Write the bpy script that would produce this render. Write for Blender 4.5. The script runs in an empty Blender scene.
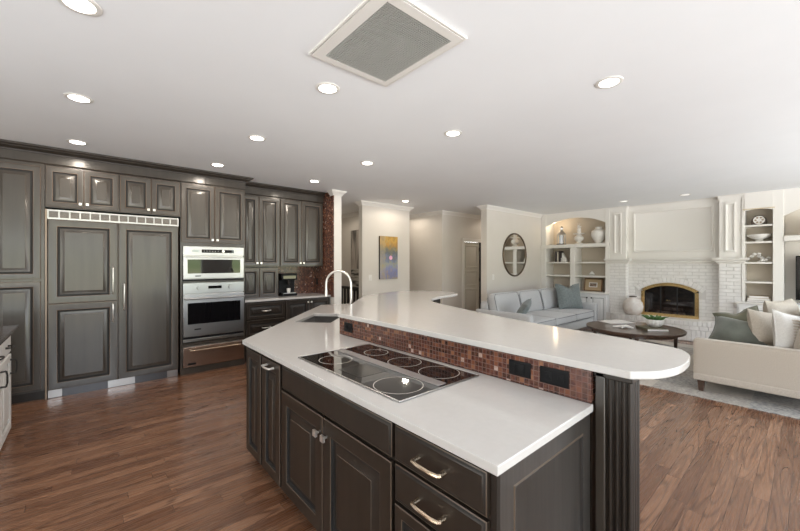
import bpy, bmesh, math, random
from mathutils import Matrix, Vector
random.seed(7)
C = bpy.context.scene.collection
S = bpy.context.scene
PI = math.pi
R = math.radians

# ------------------------------------------------------------------ camera
YAW = R(48.9)
cd = bpy.data.cameras.new('camera'); cam = bpy.data.objects.new('camera', cd); C.objects.link(cam)
cam.location = (0, 0, 1.48); cam.rotation_euler = (R(90), 0, YAW)
cd.sensor_width = 36; cd.lens = 358 / 800 * 36; cd.shift_y = -2.0 / 800
cd.clip_start = .05; cd.clip_end = 200
S.camera = cam

# ------------------------------------------------------------------ world, exposure
S.view_settings.view_transform = 'Standard'; S.view_settings.look = 'None'
S.view_settings.gamma = 1; S.view_settings.use_curve_mapping = False
S.view_settings.exposure = 0.08
w = bpy.data.worlds.new('world'); S.world = w; w.use_nodes = True
nt = w.node_tree; nt.nodes.clear()
tc = nt.nodes.new('ShaderNodeTexCoord'); sp = nt.nodes.new('ShaderNodeSeparateXYZ')
mr = nt.nodes.new('ShaderNodeMapRange'); mr.inputs[1].default_value = -1; mr.inputs[2].default_value = 1
cr = nt.nodes.new('ShaderNodeValToRGB')
el = cr.color_ramp.elements
el[0].position = 0; el[0].color = (.86, .98, 1.04, 1)
el[1].position = 1; el[1].color = (.45, .52, .62, 1)
for p, c in ((.44, (.95, .96, .96)), (.462, (.62, .53, .42)), (.484, (.42, .42, .26)), (.496, (.22, .28, .14)), (.510, (.28, .33, .20)), (.52, (.62, .66, .70)), (.7, (.50, .56, .64))):
    e = cr.color_ramp.elements.new(p); e.color = (*c, 1)
bg = nt.nodes.new('ShaderNodeBackground'); bg.inputs[1].default_value = 9.3
wo = nt.nodes.new('ShaderNodeOutputWorld')
nt.links.new(tc.outputs['Generated'], sp.inputs[0]); nt.links.new(sp.outputs[2], mr.inputs[0])
nt.links.new(mr.outputs[0], cr.inputs[0]); nt.links.new(cr.outputs[0], bg.inputs[0]); nt.links.new(bg.outputs[0], wo.inputs[0])

def area(name, loc, rot, sx, sy, power, col=(1, 1, 1)):
    l = bpy.data.lights.new(name, 'AREA'); l.shape = 'RECTANGLE'; l.size = sx; l.size_y = sy
    l.energy = power; l.color = col
    o = bpy.data.objects.new(name, l); o.location = loc; o.rotation_euler = rot; C.objects.link(o); return o
# daylight entering at the window openings
# light portals that sit in the window openings and guide the daylight sampling
for a_ in (((3.06, .12, 1.27), (0, R(90), 0), 2.3, 5.75), ((3.06, 6.1, 1.27), (0, R(90), 0), 2.3, 4.3), ((-1.6, -3.06, 1.27), (R(90), 0, 0), 1.6, 2.3)):
    area('window_portal', a_[0], a_[1], a_[2], a_[3], 1).data.cycles.is_portal = True
CAN = 16.0        # watts per ceiling can

cy = S.cycles
cy.max_bounces = 8; cy.diffuse_bounces = 5; cy.glossy_bounces = 4; cy.transparent_max_bounces = 8
cy.use_denoising = True; cy.sample_clamp_indirect = 4

# ------------------------------------------------------------------ helpers
WM = {}
def wm(o):
    return WM[o.name] if o else Matrix.Identity(4)

class MB:
    def __init__(s, T=None):
        s.bm = bmesh.new(); s.T = T or Matrix.Identity(4)
    def v(s, p): return s.bm.verts.new(s.T @ Vector(p))
    def f(s, vs, m=0):
        try:
            f = s.bm.faces.new(vs); f.material_index = m; return f
        except ValueError: return None
    def poly(s, pts, m=0): return s.f([s.v(p) for p in pts], m)
    def box(s, x0, x1, y0, y1, z0, z1, m=0):
        a = [s.v(p) for p in ((x0,y0,z0),(x1,y0,z0),(x1,y1,z0),(x0,y1,z0),(x0,y0,z1),(x1,y0,z1),(x1,y1,z1),(x0,y1,z1))]
        for q in ((3,2,1,0),(4,5,6,7),(0,1,5,4),(1,2,6,5),(2,3,7,6),(3,0,4,7)): s.f([a[i] for i in q], m)
        return s
    def prism(s, pts, z0, z1, m=0, ms=None):
        a = [s.v((x,y,z0)) for x,y in pts]; b = [s.v((x,y,z1)) for x,y in pts]; n = len(pts)
        s.f(a[::-1], m); s.f(b, m)
        for i in range(n): s.f([a[i],a[(i+1)%n],b[(i+1)%n],b[i]], m if ms is None else ms)
        return s
    def ext(s, prof, axis, c0, c1, m=0):      # profile pairs extruded along an axis
        def P(p, c): return {'x': (c,p[0],p[1]), 'y': (p[0],c,p[1]), 'z': (p[0],p[1],c)}[axis]
        a = [s.v(P(p,c0)) for p in prof]; b = [s.v(P(p,c1)) for p in prof]; n = len(prof)
        s.f(a[::-1], m); s.f(b, m)
        for i in range(n): s.f([a[i],a[(i+1)%n],b[(i+1)%n],b[i]], m)
        return s
    def cyl(s, p0, p1, r0, r1=None, n=16, m=0):
        r1 = r0 if r1 is None else r1
        p0, p1 = Vector(p0), Vector(p1); d = (p1-p0).normalized()
        u = d.orthogonal().normalized(); w_ = d.cross(u)
        if r0 < 1e-6: r0 = 1e-4
        if r1 < 1e-6: r1 = 1e-4
        a = [s.v(p0+(u*math.cos(t)+w_*math.sin(t))*r0) for t in [2*PI*i/n for i in range(n)]]
        b = [s.v(p1+(u*math.cos(t)+w_*math.sin(t))*r1) for t in [2*PI*i/n for i in range(n)]]
        s.f(a[::-1], m); s.f(b, m)
        for i in range(n): s.f([a[i],a[(i+1)%n],b[(i+1)%n],b[i]], m)
        return s
    def lathe(s, prof, c=(0,0,0), n=28, m=0, sx=1, sy=1):
        rows = []
        for r, z in prof:
            r = max(r, 1e-4)
            rows.append([s.v((c[0]+sx*r*math.cos(2*PI*i/n), c[1]+sy*r*math.sin(2*PI*i/n), c[2]+z)) for i in range(n)])
        for a, b in zip(rows, rows[1:]):
            for i in range(n): s.f([a[i],a[(i+1)%n],b[(i+1)%n],b[i]], m)
        s.f(rows[0][::-1], m); s.f(rows[-1], m); return s
    def tube(s, path, r, n=10, m=0):
        P = [Vector(p) for p in path]; rows = []
        up = None
        for i, p in enumerate(P):
            d = (P[min(i+1,len(P)-1)]-P[max(i-1,0)]).normalized()
            if up is None: up = d.orthogonal().normalized()
            up = (up - d*up.dot(d)).normalized(); w_ = d.cross(up)
            rr = r[i] if isinstance(r, (list,tuple)) else r
            rows.append([s.v(p+(up*math.cos(t)+w_*math.sin(t))*rr) for t in [2*PI*k/n for k in range(n)]])
        for a, b in zip(rows, rows[1:]):
            for i in range(n): s.f([a[i],a[(i+1)%n],b[(i+1)%n],b[i]], m)
        s.f(rows[0][::-1], m); s.f(rows[-1], m); return s
    def soft(s, c, w_, d, h, r=.04, bulge=(0,0,0), n=9, m=0, M=None):
        """rounded, slightly bulging box centred on c"""
        M = M or Matrix.Identity(4); cache = {}
        hx, hy, hz_ = w_/2, d/2, h/2; r = min(r, hx*.98, hy*.98, hz_*.98)
        def V(i, j, k):
            if (i,j,k) in cache: return cache[(i,j,k)]
            # denser sampling towards the edges
            q = [math.sin((t/n*2-1)*PI/2) for t in (i,j,k)]
            p = Vector((q[0]*hx, q[1]*hy, q[2]*hz_))
            inner = Vector((max(-hx+r,min(hx-r,p.x)), max(-hy+r,min(hy-r,p.y)), max(-hz_+r,min(hz_-r,p.z))))
            o = p-inner
            if o.length > 1e-9: p = inner+o.normalized()*r
            p.x += q[0]*bulge[0]*(1-q[1]**2)*(1-q[2]**2)
            p.y += q[1]*bulge[1]*(1-q[0]**2)*(1-q[2]**2)
            p.z += q[2]*bulge[2]*(1-q[0]**2)*(1-q[1]**2)
            cache[(i,j,k)] = s.v(Vector(c)+M.to_3x3()@p); return cache[(i,j,k)]
        for a in range(n):
            for b in range(n):
                s.f([V(a,b,0),V(a,b+1,0),V(a+1,b+1,0),V(a+1,b,0)], m)
                s.f([V(a,b,n),V(a+1,b,n),V(a+1,b+1,n),V(a,b+1,n)], m)
                s.f([V(a,0,b),V(a+1,0,b),V(a+1,0,b+1),V(a,0,b+1)], m)
                s.f([V(a,n,b),V(a,n,b+1),V(a+1,n,b+1),V(a+1,n,b)], m)
                s.f([V(0,a,b),V(0,a,b+1),V(0,a+1,b+1),V(0,a+1,b)], m)
                s.f([V(n,a,b),V(n,a+1,b),V(n,a+1,b+1),V(n,a,b+1)], m)
        return s
    def rings(s, O, U, V_, N, w_, h, levels):
        """nested rectangular rings: levels = [(inset, depth, material of the band that ends here)]"""
        O, U, V_, N = map(Vector, (O, U, V_, N)); prev = None
        for ins, dep, m in levels:
            r = [s.v(O+U*a+V_*b+N*dep) for a, b in ((ins,ins),(w_-ins,ins),(w_-ins,h-ins),(ins,h-ins))]
            if prev:
                for i in range(4): s.f([prev[i],prev[(i+1)%4],r[(i+1)%4],r[i]], m)
            else: s.f(r[::-1], m)
            prev = r
        s.f(prev, levels[-1][2]); return s
    def build(s, name, mats, parent=None, bev=0, smooth=True, angle=38, seg=2, sub=0, keep=None):
        bmesh.ops.recalc_face_normals(s.bm, faces=s.bm.faces)
        vs = s.bm.verts
        lo = Vector([min(v.co[i] for v in vs) for i in range(3)]); hi = Vector([max(v.co[i] for v in vs) for i in range(3)])
        base = Vector(((lo.x+hi.x)/2, (lo.y+hi.y)/2, lo.z))
        P = wm(parent); inv = P.inverted()
        if keep is not None: W = keep
        elif parent: W = P @ Matrix.Translation(inv @ base)
        else: W = Matrix.Translation(base)
        Wi = W.inverted()
        for v in vs: v.co = Wi @ v.co
        me = bpy.data.meshes.new(name); s.bm.to_mesh(me); s.bm.free()
        for m in (mats if isinstance(mats, (list,tuple)) else [mats]): me.materials.append(m)
        if smooth:
            for p in me.polygons: p.use_smooth = True
            me.set_sharp_from_angle(angle=R(angle))
        o = bpy.data.objects.new(name, me); C.objects.link(o)
        if parent: o.parent = parent; o.matrix_local = inv @ W
        else: o.matrix_world = W
        WM[o.name] = W.copy()
        if bev:
            b = o.modifiers.new('bevel','BEVEL'); b.width = bev; b.segments = seg; b.limit_method = 'ANGLE'; b.angle_limit = R(40)
        if sub:
            b = o.modifiers.new('sub','SUBSURF'); b.levels = sub; b.render_levels = sub
        return o

def tag(o, label, cat, group=None):
    o['label'] = label; o['category'] = cat
    if group: o['group'] = group
    return o
def struct(o): o['kind'] = 'structure'; return o
def thing(name, label, cat, loc=(0,0,0), rz=0, group=None):
    o = bpy.data.objects.new(name, None); C.objects.link(o)
    o.empty_display_size = .1
    o.location = loc; o.rotation_euler = (0,0,rz)
    WM[o.name] = Matrix.Translation(loc) @ Matrix.Rotation(rz, 4, 'Z')
    return tag(o, label, cat, group)
def dup(root, loc, rz=None, label=None):
    def cp(o, parent):
        c = o.copy(); C.objects.link(c); c.parent = parent
        for ch in o.children: cp(ch, c)
        return c
    r = cp(root, None); r.location = loc
    if rz is not None: r.rotation_euler = (0,0,rz)
    if label: r['label'] = label
    return r

# ------------------------------------------------------------------ materials
def mat(name, col=(.5,.5,.5), rough=.5, metal=0, spec=.5, coat=0, coat_r=.1, emit=None, es=1, sheen=0, trans=0):
    m = bpy.data.materials.new(name); m.use_nodes = True
    b = m.node_tree.nodes['Principled BSDF']
    b.inputs['Base Color'].default_value = (*col,1); b.inputs['Roughness'].default_value = rough
    b.inputs['Metallic'].default_value = metal; b.inputs['Specular IOR Level'].default_value = spec
    b.inputs['Coat Weight'].default_value = coat; b.inputs['Coat Roughness'].default_value = coat_r
    b.inputs['Sheen Weight'].default_value = sheen; b.inputs['Transmission Weight'].default_value = trans
    if emit: b.inputs['Emission Color'].default_value = (*emit,1); b.inputs['Emission Strength'].default_value = es
    return m
class N:
    """tiny node-graph helper"""
    def __init__(s, m): s.t = m.node_tree; s.b = s.t.nodes['Principled BSDF']
    def n(s, typ, ins=None, **kw):
        x = s.t.nodes.new('ShaderNode'+typ)
        for k, v in kw.items(): setattr(x, k, v)
        for k, v in (ins or {}).items():
            if hasattr(v, 'is_output'): s.t.links.new(v, x.inputs[k])
            else: x.inputs[k].default_value = v
        return x
    def coord(s, scale=(1,1,1), rot=(0,0,0), kind='Object'):
        c = s.n('TexCoord'); mp = s.n('Mapping', {'Vector': c.outputs[kind], 'Scale': scale, 'Rotation': rot}); return mp.outputs[0]
    def world(s, scale=(1,1,1), rot=(0,0,0), loc=(0,0,0)):
        c = s.n('NewGeometry'); mp = s.n('Mapping', {'Vector': c.outputs['Position'], 'Scale': scale, 'Rotation': rot, 'Location': loc}); return mp.outputs[0]
    def ramp(s, fac, stops, interp='LINEAR'):
        r = s.n('ValToRGB', {'Fac': fac}); cr = r.color_ramp; cr.interpolation = interp
        while len(cr.elements) > 1: cr.elements.remove(cr.elements[-1])
        cr.elements[0].position = stops[0][0]; cr.elements[0].color = (*stops[0][1],1)
        for p, c in stops[1:]: e = cr.elements.new(p); e.color = (*c,1)
        return r.outputs[0]
    def mix(s, f, a, b, mode='MIX'):
        x = s.n('Mix', data_type='RGBA', blend_type=mode)
        for i, v in ((0,f),(6,a),(7,b)):
            if hasattr(v, 'is_output'): s.t.links.new(v, x.inputs[i])
            else: x.inputs[i].default_value = v if i == 0 else (*v,1)
        return x.outputs[2]
    def m(s, op, a, b=None):
        x = s.n('Math', operation=op)
        for i, v in ((0,a),(1,b)):
            if v is None: continue
            if hasattr(v, 'is_output'): s.t.links.new(v, x.inputs[i])
            else: x.inputs[i].default_value = v
        return x.outputs[0]
    def base(s, c): s.t.links.new(c, s.b.inputs['Base Color'])
    def rough(s, c): s.t.links.new(c, s.b.inputs['Roughness'])
    def bump(s, h, strength=.2, dist=.01):
        x = s.n('Bump', {'Height': h, 'Strength': strength, 'Distance': dist}); s.t.links.new(x.outputs[0], s.b.inputs['Normal'])

def noisy(name, a, b, scale=(5,5,5), rough=.5, bump=0, detail=4, **kw):
    m = mat(name, a, rough, **kw); g = N(m)
    n_ = g.n('TexNoise', {'Vector': g.world(scale), 'Scale': 1.0, 'Detail': detail})
    g.base(g.ramp(n_.outputs[0], [(.3,a),(.7,b)]))
    if bump: g.bump(n_.outputs[0], bump, .004)
    return m

CAB = noisy('stained cabinet', (.013,.009,.0062), (.021,.015,.0105), (22,22,2.2), .40, spec=.4, coat=.12, coat_r=.22)
CABL = noisy('stained cabinet grey', (.036,.029,.023), (.052,.043,.034), (14,14,1.5), .36, coat=.42, coat_r=.16)
GROOVE = mat('groove tone', (.006,.0045,.0035), .6)  # near-black colour of the door and drawer grooves
WORN = mat('worn edge', (.16,.105,.07), .4)
QUARTZ = noisy('white quartz', (.505,.49,.475), (.52,.505,.49), (40,40,40), .13, detail=2)
STEEL = mat('stainless steel', (.45,.44,.43), .28, 1)
STEELW = mat('brushed light steel', (.42,.42,.42), .30, 1)
NICKEL = mat('polished nickel', (.78,.75,.71), .30, .85)
BRASSH = mat('champagne bronze', (.62,.50,.38), .22, 1)
BLACKG = mat('black glass', (.004,.004,.005), .04, coat=.5, coat_r=.02)
BLACK = mat('black plastic', (.005,.005,.006), .5, spec=.22)
BLACKM = mat('black metal', (.02,.018,.017), .4, .3)
WHITE = mat('white trim paint', (.78,.755,.71), .4)
WHITEC = mat('white cabinet paint', (.80,.80,.79), .35)
WALL = noisy('warm wall paint', (.655,.615,.56), (.675,.635,.58), (3,3,3), .75)
CEIL = noisy('ceiling paint', (.84,.85,.86), (.86,.87,.88), (2,2,2), .85)
LAMP = mat('lamp diffuser', (1,1,1), .5, emit=(1,.93,.84), es=14)
BRICKW = noisy('painted brick', (.76,.74,.71), (.84,.82,.79), (14,14,14), .6, bump=.25)
MORT = mat('painted mortar', (.66,.64,.61), .8)
CERW = noisy('white ceramic', (.74,.72,.68), (.82,.80,.77), (20,20,20), .35)
BRASS = mat('brass', (.78,.56,.26), .25, 1)
FIREB = noisy('sooty brick', (.02,.016,.013), (.09,.06,.04), (9,9,14), .9)
LOG = noisy('log bark', (.07,.045,.03), (.32,.25,.2), (14,14,14), .9)
DARKW = noisy('dark walnut', (.045,.024,.016), (.10,.055,.036), (4,26,26), .28, coat=.3)
SOFAG = noisy('pale grey upholstery', (.42,.425,.43), (.50,.505,.51), (120,120,120), .9, bump=.15, sheen=.2)
SOFAB = noisy('beige upholstery', (.42,.37,.31), (.52,.465,.40), (130,130,130), .9, bump=.2, sheen=.2)
PILG = noisy('sage velvet', (.075,.082,.066), (.135,.145,.12), (6,6,6), .75, sheen=.5)
PILO = noisy('olive velvet', (.085,.085,.050), (.14,.135,.085), (6,6,6), .8, sheen=.4)
PILB = noisy('blue grey linen', (.13,.155,.155), (.19,.215,.215), (30,30,30), .85, sheen=.2)
PILN = noisy('natural linen', (.45,.40,.33), (.56,.51,.44), (90,90,90), .9)
PILW = noisy('white linen', (.58,.56,.53), (.66,.64,.61), (70,70,70), .9)
LEAF = noisy('succulent leaf', (.03,.09,.02), (.10,.22,.05), (30,30,30), .5)
MIRR = mat('mirror', (.92,.92,.92), .01, 1)
GLASSD = mat('tinted fireplace glass', (.9,.9,.9), .03)
g = N(GLASSD)
tr = g.n('BsdfTransparent', {'Color': (.55,.55,.57,1)}); gl = g.n('BsdfGlossy', {'Color': (.8,.8,.85,1), 'Roughness': .04})
mx = g.n('MixShader', {0: .12, 1: tr.outputs[0], 2: gl.outputs[0]})
g.t.links.new(mx.outputs[0], g.t.nodes['Material Output'].inputs[0])
PAPER = mat('paper', (.78,.76,.73), .7)
BOOKK = mat('dark book cloth', (.04,.03,.03), .6)
BOOKT = mat('tan book cloth', (.42,.30,.18), .6)
BOOKC = mat('cream book cloth', (.68,.62,.52), .6)
BOOKG = mat('olive book cloth', (.13,.12,.08), .6)

def floor_mat():
    m = mat('oak strip floor', rough=.28, coat=.25, coat_r=.14); g = N(m)
    pos = g.world()
    sx = g.n('SeparateXYZ', {0: pos})
    W_, L_ = .083, 1.15
    col = g.m('FLOOR', g.m('DIVIDE', sx.outputs[0], W_))
    rnd = g.n('TexWhiteNoise', {'W': col}, noise_dimensions='1D')
    yo = g.m('ADD', g.m('DIVIDE', sx.outputs[1], L_), g.m('MULTIPLY', rnd.outputs[0], 7.0))
    row = g.m('FLOOR', yo)
    cmb = g.n('CombineXYZ', {0: col, 1: row, 2: 0.0})
    r2 = g.n('TexWhiteNoise', {'Vector': cmb.outputs[0]}, noise_dimensions='3D')
    # per-plank offset so that grain differs from board to board
    off = g.n('VectorMath', {0: pos, 1: r2.outputs['Color']}, operation='ADD')
    off2 = g.n('VectorMath', {0: r2.outputs['Color'], 1: (9,9,9)}, operation='MULTIPLY')
    off3 = g.n('VectorMath', {0: pos, 1: off2.outputs[0]}, operation='ADD')
    mp = g.n('Mapping', {'Vector': off3.outputs[0], 'Scale': (1, .075, 1)})
    n1 = g.n('TexNoise', {'Vector': mp.outputs[0], 'Scale': 12.0, 'Detail': 0.0})
    # cathedral rings: iso-lines of a stretched smooth noise
    rings = g.m('PINGPONG', g.m('MULTIPLY', n1.outputs[0], 15.0), 1.0)
    mp2 = g.n('Mapping', {'Vector': off3.outputs[0], 'Scale': (1, .03, 1)})
    n2 = g.n('TexNoise', {'Vector': mp2.outputs[0], 'Scale': 130.0, 'Detail': 2.0})
    c1 = g.ramp(r2.outputs[0], [(0,(.155,.070,.037)),(.5,(.225,.110,.060)),(1,(.32,.168,.098))])
    c2 = g.mix(g.ramp(rings, [(0,(.8,.8,.8)),(.16,(.55,.55,.55)),(.36,(.06,.06,.06)),(1,(0,0,0))]), c1, (.085,.036,.018))
    c3 = g.mix(g.ramp(n2.outputs[0], [(.45,(0,0,0)),(.66,(.5,.5,.5))]), c2, (.080,.034,.018))
    fx = g.m('FRACT', g.m('DIVIDE', sx.outputs[0], W_)); fy = g.m('FRACT', yo)
    ed = g.m('MINIMUM', g.m('MINIMUM', fx, g.m('SUBTRACT', 1.0, fx)), g.m('MULTIPLY', g.m('MINIMUM', fy, g.m('SUBTRACT', 1.0, fy)), L_/W_))
    gap = g.m('LESS_THAN', ed, .013)
    c4 = g.mix(gap, c3, (.028,.012,.007))
    g.base(c4)
    g.rough(g.ramp(n2.outputs[0], [(.3,(.22,)*3),(.8,(.36,)*3)]))
    g.bump(g.m('SUBTRACT', 0.0, gap), .15, .002)
    return m
FLOOR = floor_mat()

def mosaic(name='copper glass mosaic', cell=.0235):
    m = mat(name, rough=.2, coat=.25, coat_r=.12); g = N(m)
    pos = g.world((1/cell,)*3, loc=(.31,.17,-.27))
    fl = g.n('VectorMath', {0: pos}, operation='FLOOR'); fr = g.n('VectorMath', {0: pos}, operation='FRACTION')
    wn = g.n('TexWhiteNoise', {'Vector': fl.outputs[0]}, noise_dimensions='3D')
    nz = g.n('TexNoise', {'Vector': g.world((60,60,60)), 'Scale': 1.0, 'Detail': 3.0})
    c = g.ramp(wn.outputs[0], [(0,(.022,.008,.008)),(.3,(.05,.013,.012)),(.55,(.085,.026,.020)),(.75,(.16,.055,.028)),(.9,(.26,.115,.06)),(.975,(.50,.38,.33))], 'CONSTANT')
    c = g.mix(g.ramp(nz.outputs[0], [(.35,(0,)*3),(.7,(.55,)*3)]), c, (.24,.10,.055))
    s_ = g.n('SeparateXYZ', {0: fr.outputs[0]})
    def edge(o): return g.m('MINIMUM', o, g.m('SUBTRACT', 1.0, o))
    nrm = g.n('NewGeometry'); na = g.n('VectorMath', {0: nrm.outputs['Normal']}, operation='ABSOLUTE'); ns = g.n('SeparateXYZ', {0: na.outputs[0]})
    ex = g.m('ADD', edge(s_.outputs[0]), g.m('GREATER_THAN', ns.outputs[0], .6))
    ey = g.m('ADD', edge(s_.outputs[1]), g.m('GREATER_THAN', ns.outputs[1], .6))
    ez = g.m('ADD', edge(s_.outputs[2]), g.m('GREATER_THAN', ns.outputs[2], .6))
    gr = g.m('LESS_THAN', g.m('MINIMUM', g.m('MINIMUM', ex, ey), ez), .06)
    g.base(g.mix(gr, c, (.15,.085,.07)))
    g.rough(g.m('ADD', g.m('MULTIPLY', gr, .5), .22))
    g.bump(g.m('SUBTRACT', g.m('MULTIPLY', wn.outputs[0], .6), gr), .35, .002)
    return m
MOS = mosaic()

def rug_mat():
    m = mat('patchwork rug', rough=.95); g = N(m)
    n0 = g.n('TexNoise', {'Vector': g.world((1.2,1.2,1)), 'Scale': 1.0})
    pos = g.world((2.4,2.4,1))
    fl = g.n('VectorMath', {0: pos}, operation='FLOOR')
    wn = g.n('TexWhiteNoise', {'Vector': fl.outputs[0]}, noise_dimensions='2D')
    n1 = g.n('TexNoise', {'Vector': g.world((35,35,35)), 'Scale': 1.0, 'Detail': 5.0})
    c = g.ramp(wn.outputs[0], [(0,(.36,.31,.25)),(.25,(.26,.24,.22)),(.5,(.44,.40,.35)),(.75,(.20,.20,.20)),(.9,(.50,.45,.38))], 'CONSTANT')
    g.base(g.mix(g.ramp(n1.outputs[0], [(.35,(0,)*3),(.65,(.6,)*3)]), c, (.58,.55,.50)))
    g.bump(n1.outputs[0], .4, .006); return m
RUG = rug_mat()

# ================================================================== SHELL
X0, X1, Y0, Y1, H = -8.3, 3.0, -3.0, 9.4, 2.74
def wall(name, boxes, m=WALL, **kw):
    b = MB()
    for q in boxes: b.box(*q)
    return struct(b.build(name, m, smooth=False, **kw))
wall('floor', [(X0-.1, X1+.1, Y0-.1, Y1+.3, -.1, 0)], FLOOR)
wall('ceiling', [(X0-.1, X1+.1, Y0-.1, Y1+.3, H, H+.1)], CEIL)
wall('wall_kitchen', [(-6.24, -6.12, Y0, 3.2, 0, H)])
# return wall that ends the kitchen run; mosaic skin on its kitchen face
wall('wall_return', [(-6.24, -5.40, 3.205, 3.35, 0, H)], WHITE)
wall('wall_return_mosaic', [(-6.12, -5.405, 3.19, 3.204, .90, H-.002)], MOS)
wall('wall_backsplash', [(-6.118, -6.106, 1.76, 3.19, .90, 1.46)], MOS)
wall('wall_hall', [(X0, -6.05, 5.0, 5.12, 0, H)])
wall('wall_hall_end', [(X0-.1, X0, 3.2, 6.5, 0, H)])
wall('wall_column', [(-6.05, -5.93, 4.163, 5.457, 0, H)])
wall('wall_hall_front', [(X0, -6.24, 3.2, 3.32, 0, H)])
wall('wall_passage', [(X0, -5.77, 6.37, 6.49, 0, H), (-5.89, -5.77, 6.49, 7.18, 0, H), (-5.89, -5.77, 7.98, 9.3, 0, H), (-5.89, -5.77, 7.18, 7.98, 2.04, H)])
wall('wall_mirror', [(-4.75, -4.60, 6.5, 9.3, 0, H)])
wall('wall_fireplace', [(-5.9, X1, 9.35, 9.47, 0, H)])
# window wall to the right and behind the camera: sills, headers and posts round wide openings
bx = [(X1, X1+.12, Y0, Y1, 0, .12), (X1, X1+.12, Y0, Y1, 2.42, H)]
for y, y2 in ((-3.0,-2.75),(3.0,3.95),(8.3,9.4)): bx.append((X1, X1+.12, y, y2, .12, 2.42))
wall('wall_right', bx)
bx = [(-6.24, X1, Y0-.12, Y0, 0, .12), (-6.24, X1, Y0-.12, Y0, 2.42, H)]
bx += [(-6.24, -2.4, Y0-.12, Y0, .12, 2.42), (-.8, X1, Y0-.12, Y0, .12, 2.42)]
wall('wall_back', bx)
n = 0
for (y0, y1) in ((-2.75, 3.0), (3.95, 8.3)):
    n += 1; b = MB()
    for y in (y0, (y0+y1)/2, y1): b.box(X1+.03, X1+.08, y-.03, y+.03, .12, 2.42)
    b.box(X1+.03, X1+.08, y0, y1, .12, .17); b.box(X1+.03, X1+.08, y0, y1, 2.37, 2.42)
    struct(b.build('window_%d' % n, WHITE))
for (x0, x1) in ((-2.4, -.8),):
    n += 1; b = MB()
    for x in (x0, (x0+x1)/2, x1): b.box(x-.03, x+.03, Y0-.08, Y0-.03, .12, 2.42)
    b.box(x0, x1, Y0-.08, Y0-.03, .12, .17); b.box(x0, x1, Y0-.08, Y0-.03, 2.37, 2.42)
    struct(b.build('window_%d' % n, WHITE))

# crown mouldings: profile swept round plan polylines (outside on the left of travel)
CROWNP = [(0,0),(.012,0),(.018,.018),(.045,.05),(.062,.062),(.07,.085),(0,.085)]
def sweep(name, pts, prof, z, m, closed=False):
    b = MB(); P = [Vector((x,y)) for x,y in pts]; rows = []
    for i, p in enumerate(P):
        ds = []
        if i > 0: ds.append((P[i]-P[i-1]).normalized())
        if i < len(P)-1: ds.append((P[i+1]-P[i]).normalized())
        ns = [Vector((d.y,-d.x)) for d in ds]
        nn = sum(ns, Vector((0,0))) / len(ns); nn = nn / max(.3, nn.length_squared)
        rows.append([b.v((p.x+nn.x*o, p.y+nn.y*o, z+h)) for o, h in prof])
    k = len(prof)
    for a, c in zip(rows, rows[1:]):
        for i in range(k): b.f([a[i],a[(i+1)%k],c[(i+1)%k],c[i]])
    b.f(rows[0][::-1]); b.f(rows[-1])
    return struct(b.build(name, m, angle=25))
zc = H-.0855
sweep('trim_1', [(-6.05,4.40),(-6.05,4.163),(-5.93,4.163),(-5.93,5.457),(-6.05,5.457),(-6.05,5.2)][::1], CROWNP, zc, WHITE)
sweep('trim_2', [(X0,5.0),(-6.05,5.0)], CROWNP, zc, WHITE)
sweep('trim_3', [(X0+.1,6.37),(-5.77,6.37),(-5.77,9.3)], CROWNP, zc, WHITE)
sweep('trim_4', [(-4.75,9.3),(-4.75,6.5),(-4.60,6.5),(-4.60,8.86)][::1], CROWNP, zc, WHITE)
sweep('trim_5', [(-5.5,3.19),(-5.40,3.19),(-5.40,3.35),(-5.7,3.35)], CROWNP, zc, WHITE)
BASEP = [(0,0),(.015,0),(.015,.09),(.006,.11),(0,.11)]
sweep('baseboard_column', [(-6.05,4.163),(-5.93,4.163),(-5.93,5.457),(-6.05,5.457)], BASEP, 0, WHITE)
sweep('baseboard_passage', [(X0+.1,6.37),(-5.77,6.37),(-5.77,7.1)], BASEP, 0, WHITE)
sweep('baseboard_mirror', [(-4.75,9.3),(-4.75,6.5),(-4.60,6.5),(-4.60,8.8)], BASEP, 0, WHITE)
sweep('baseboard_hall', [(X0,5.0),(-6.05,5.0)], BASEP, 0, WHITE)
sweep('baseboard_return', [(-5.40,3.205),(-5.40,3.35),(-6.2,3.35)], BASEP, 0, WHITE)
# passage door with casing, six panels and three black hinges
PDOOR = mat('door paint', (.60,.57,.50), .45)
b = MB()
b.rings((-5.80,7.19,.01), (0,1,0), (0,0,1), (1,0,0), .67, 2.02, [(0,-.035,0),(0,0,0)])
dr = struct(b.build('door_1', PDOOR))
for (y, z, w_, h) in ((7.28,.22,.48,.60),(7.28,.92,.48,.36),(7.28,1.38,.48,.56)):
    MB().rings((-5.80,y,z), (0,1,0), (0,0,1), (1,0,0), w_, h, [(-.012,0,0),(-.006,.018,0),(.012,.018,0),(.026,.002,0),(.05,.002,0),(.075,.014,0)]).build('door_panel', PDOOR, dr)
for z in (.25,1.05,1.85): MB().box(-5.797,-5.760,7.845,7.885,z-.05,z+.05).build('hinge', BLACKM, dr)
b = MB(); b.box(-5.77,-5.752,7.10,7.19,0,2.12); b.box(-5.77,-5.752,7.92,8.01,0,2.12); b.box(-5.77,-5.750,7.10,8.01,2.035,2.125)
struct(b.build('trim_6', WHITE, bev=.004))
b = MB(); b.box(-5.86,-5.775,7.865,7.92,0,2.04); struct(b.build('door_gap_shade', BLACKM))  # black strip standing in for the shade of the gap beside the door

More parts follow.
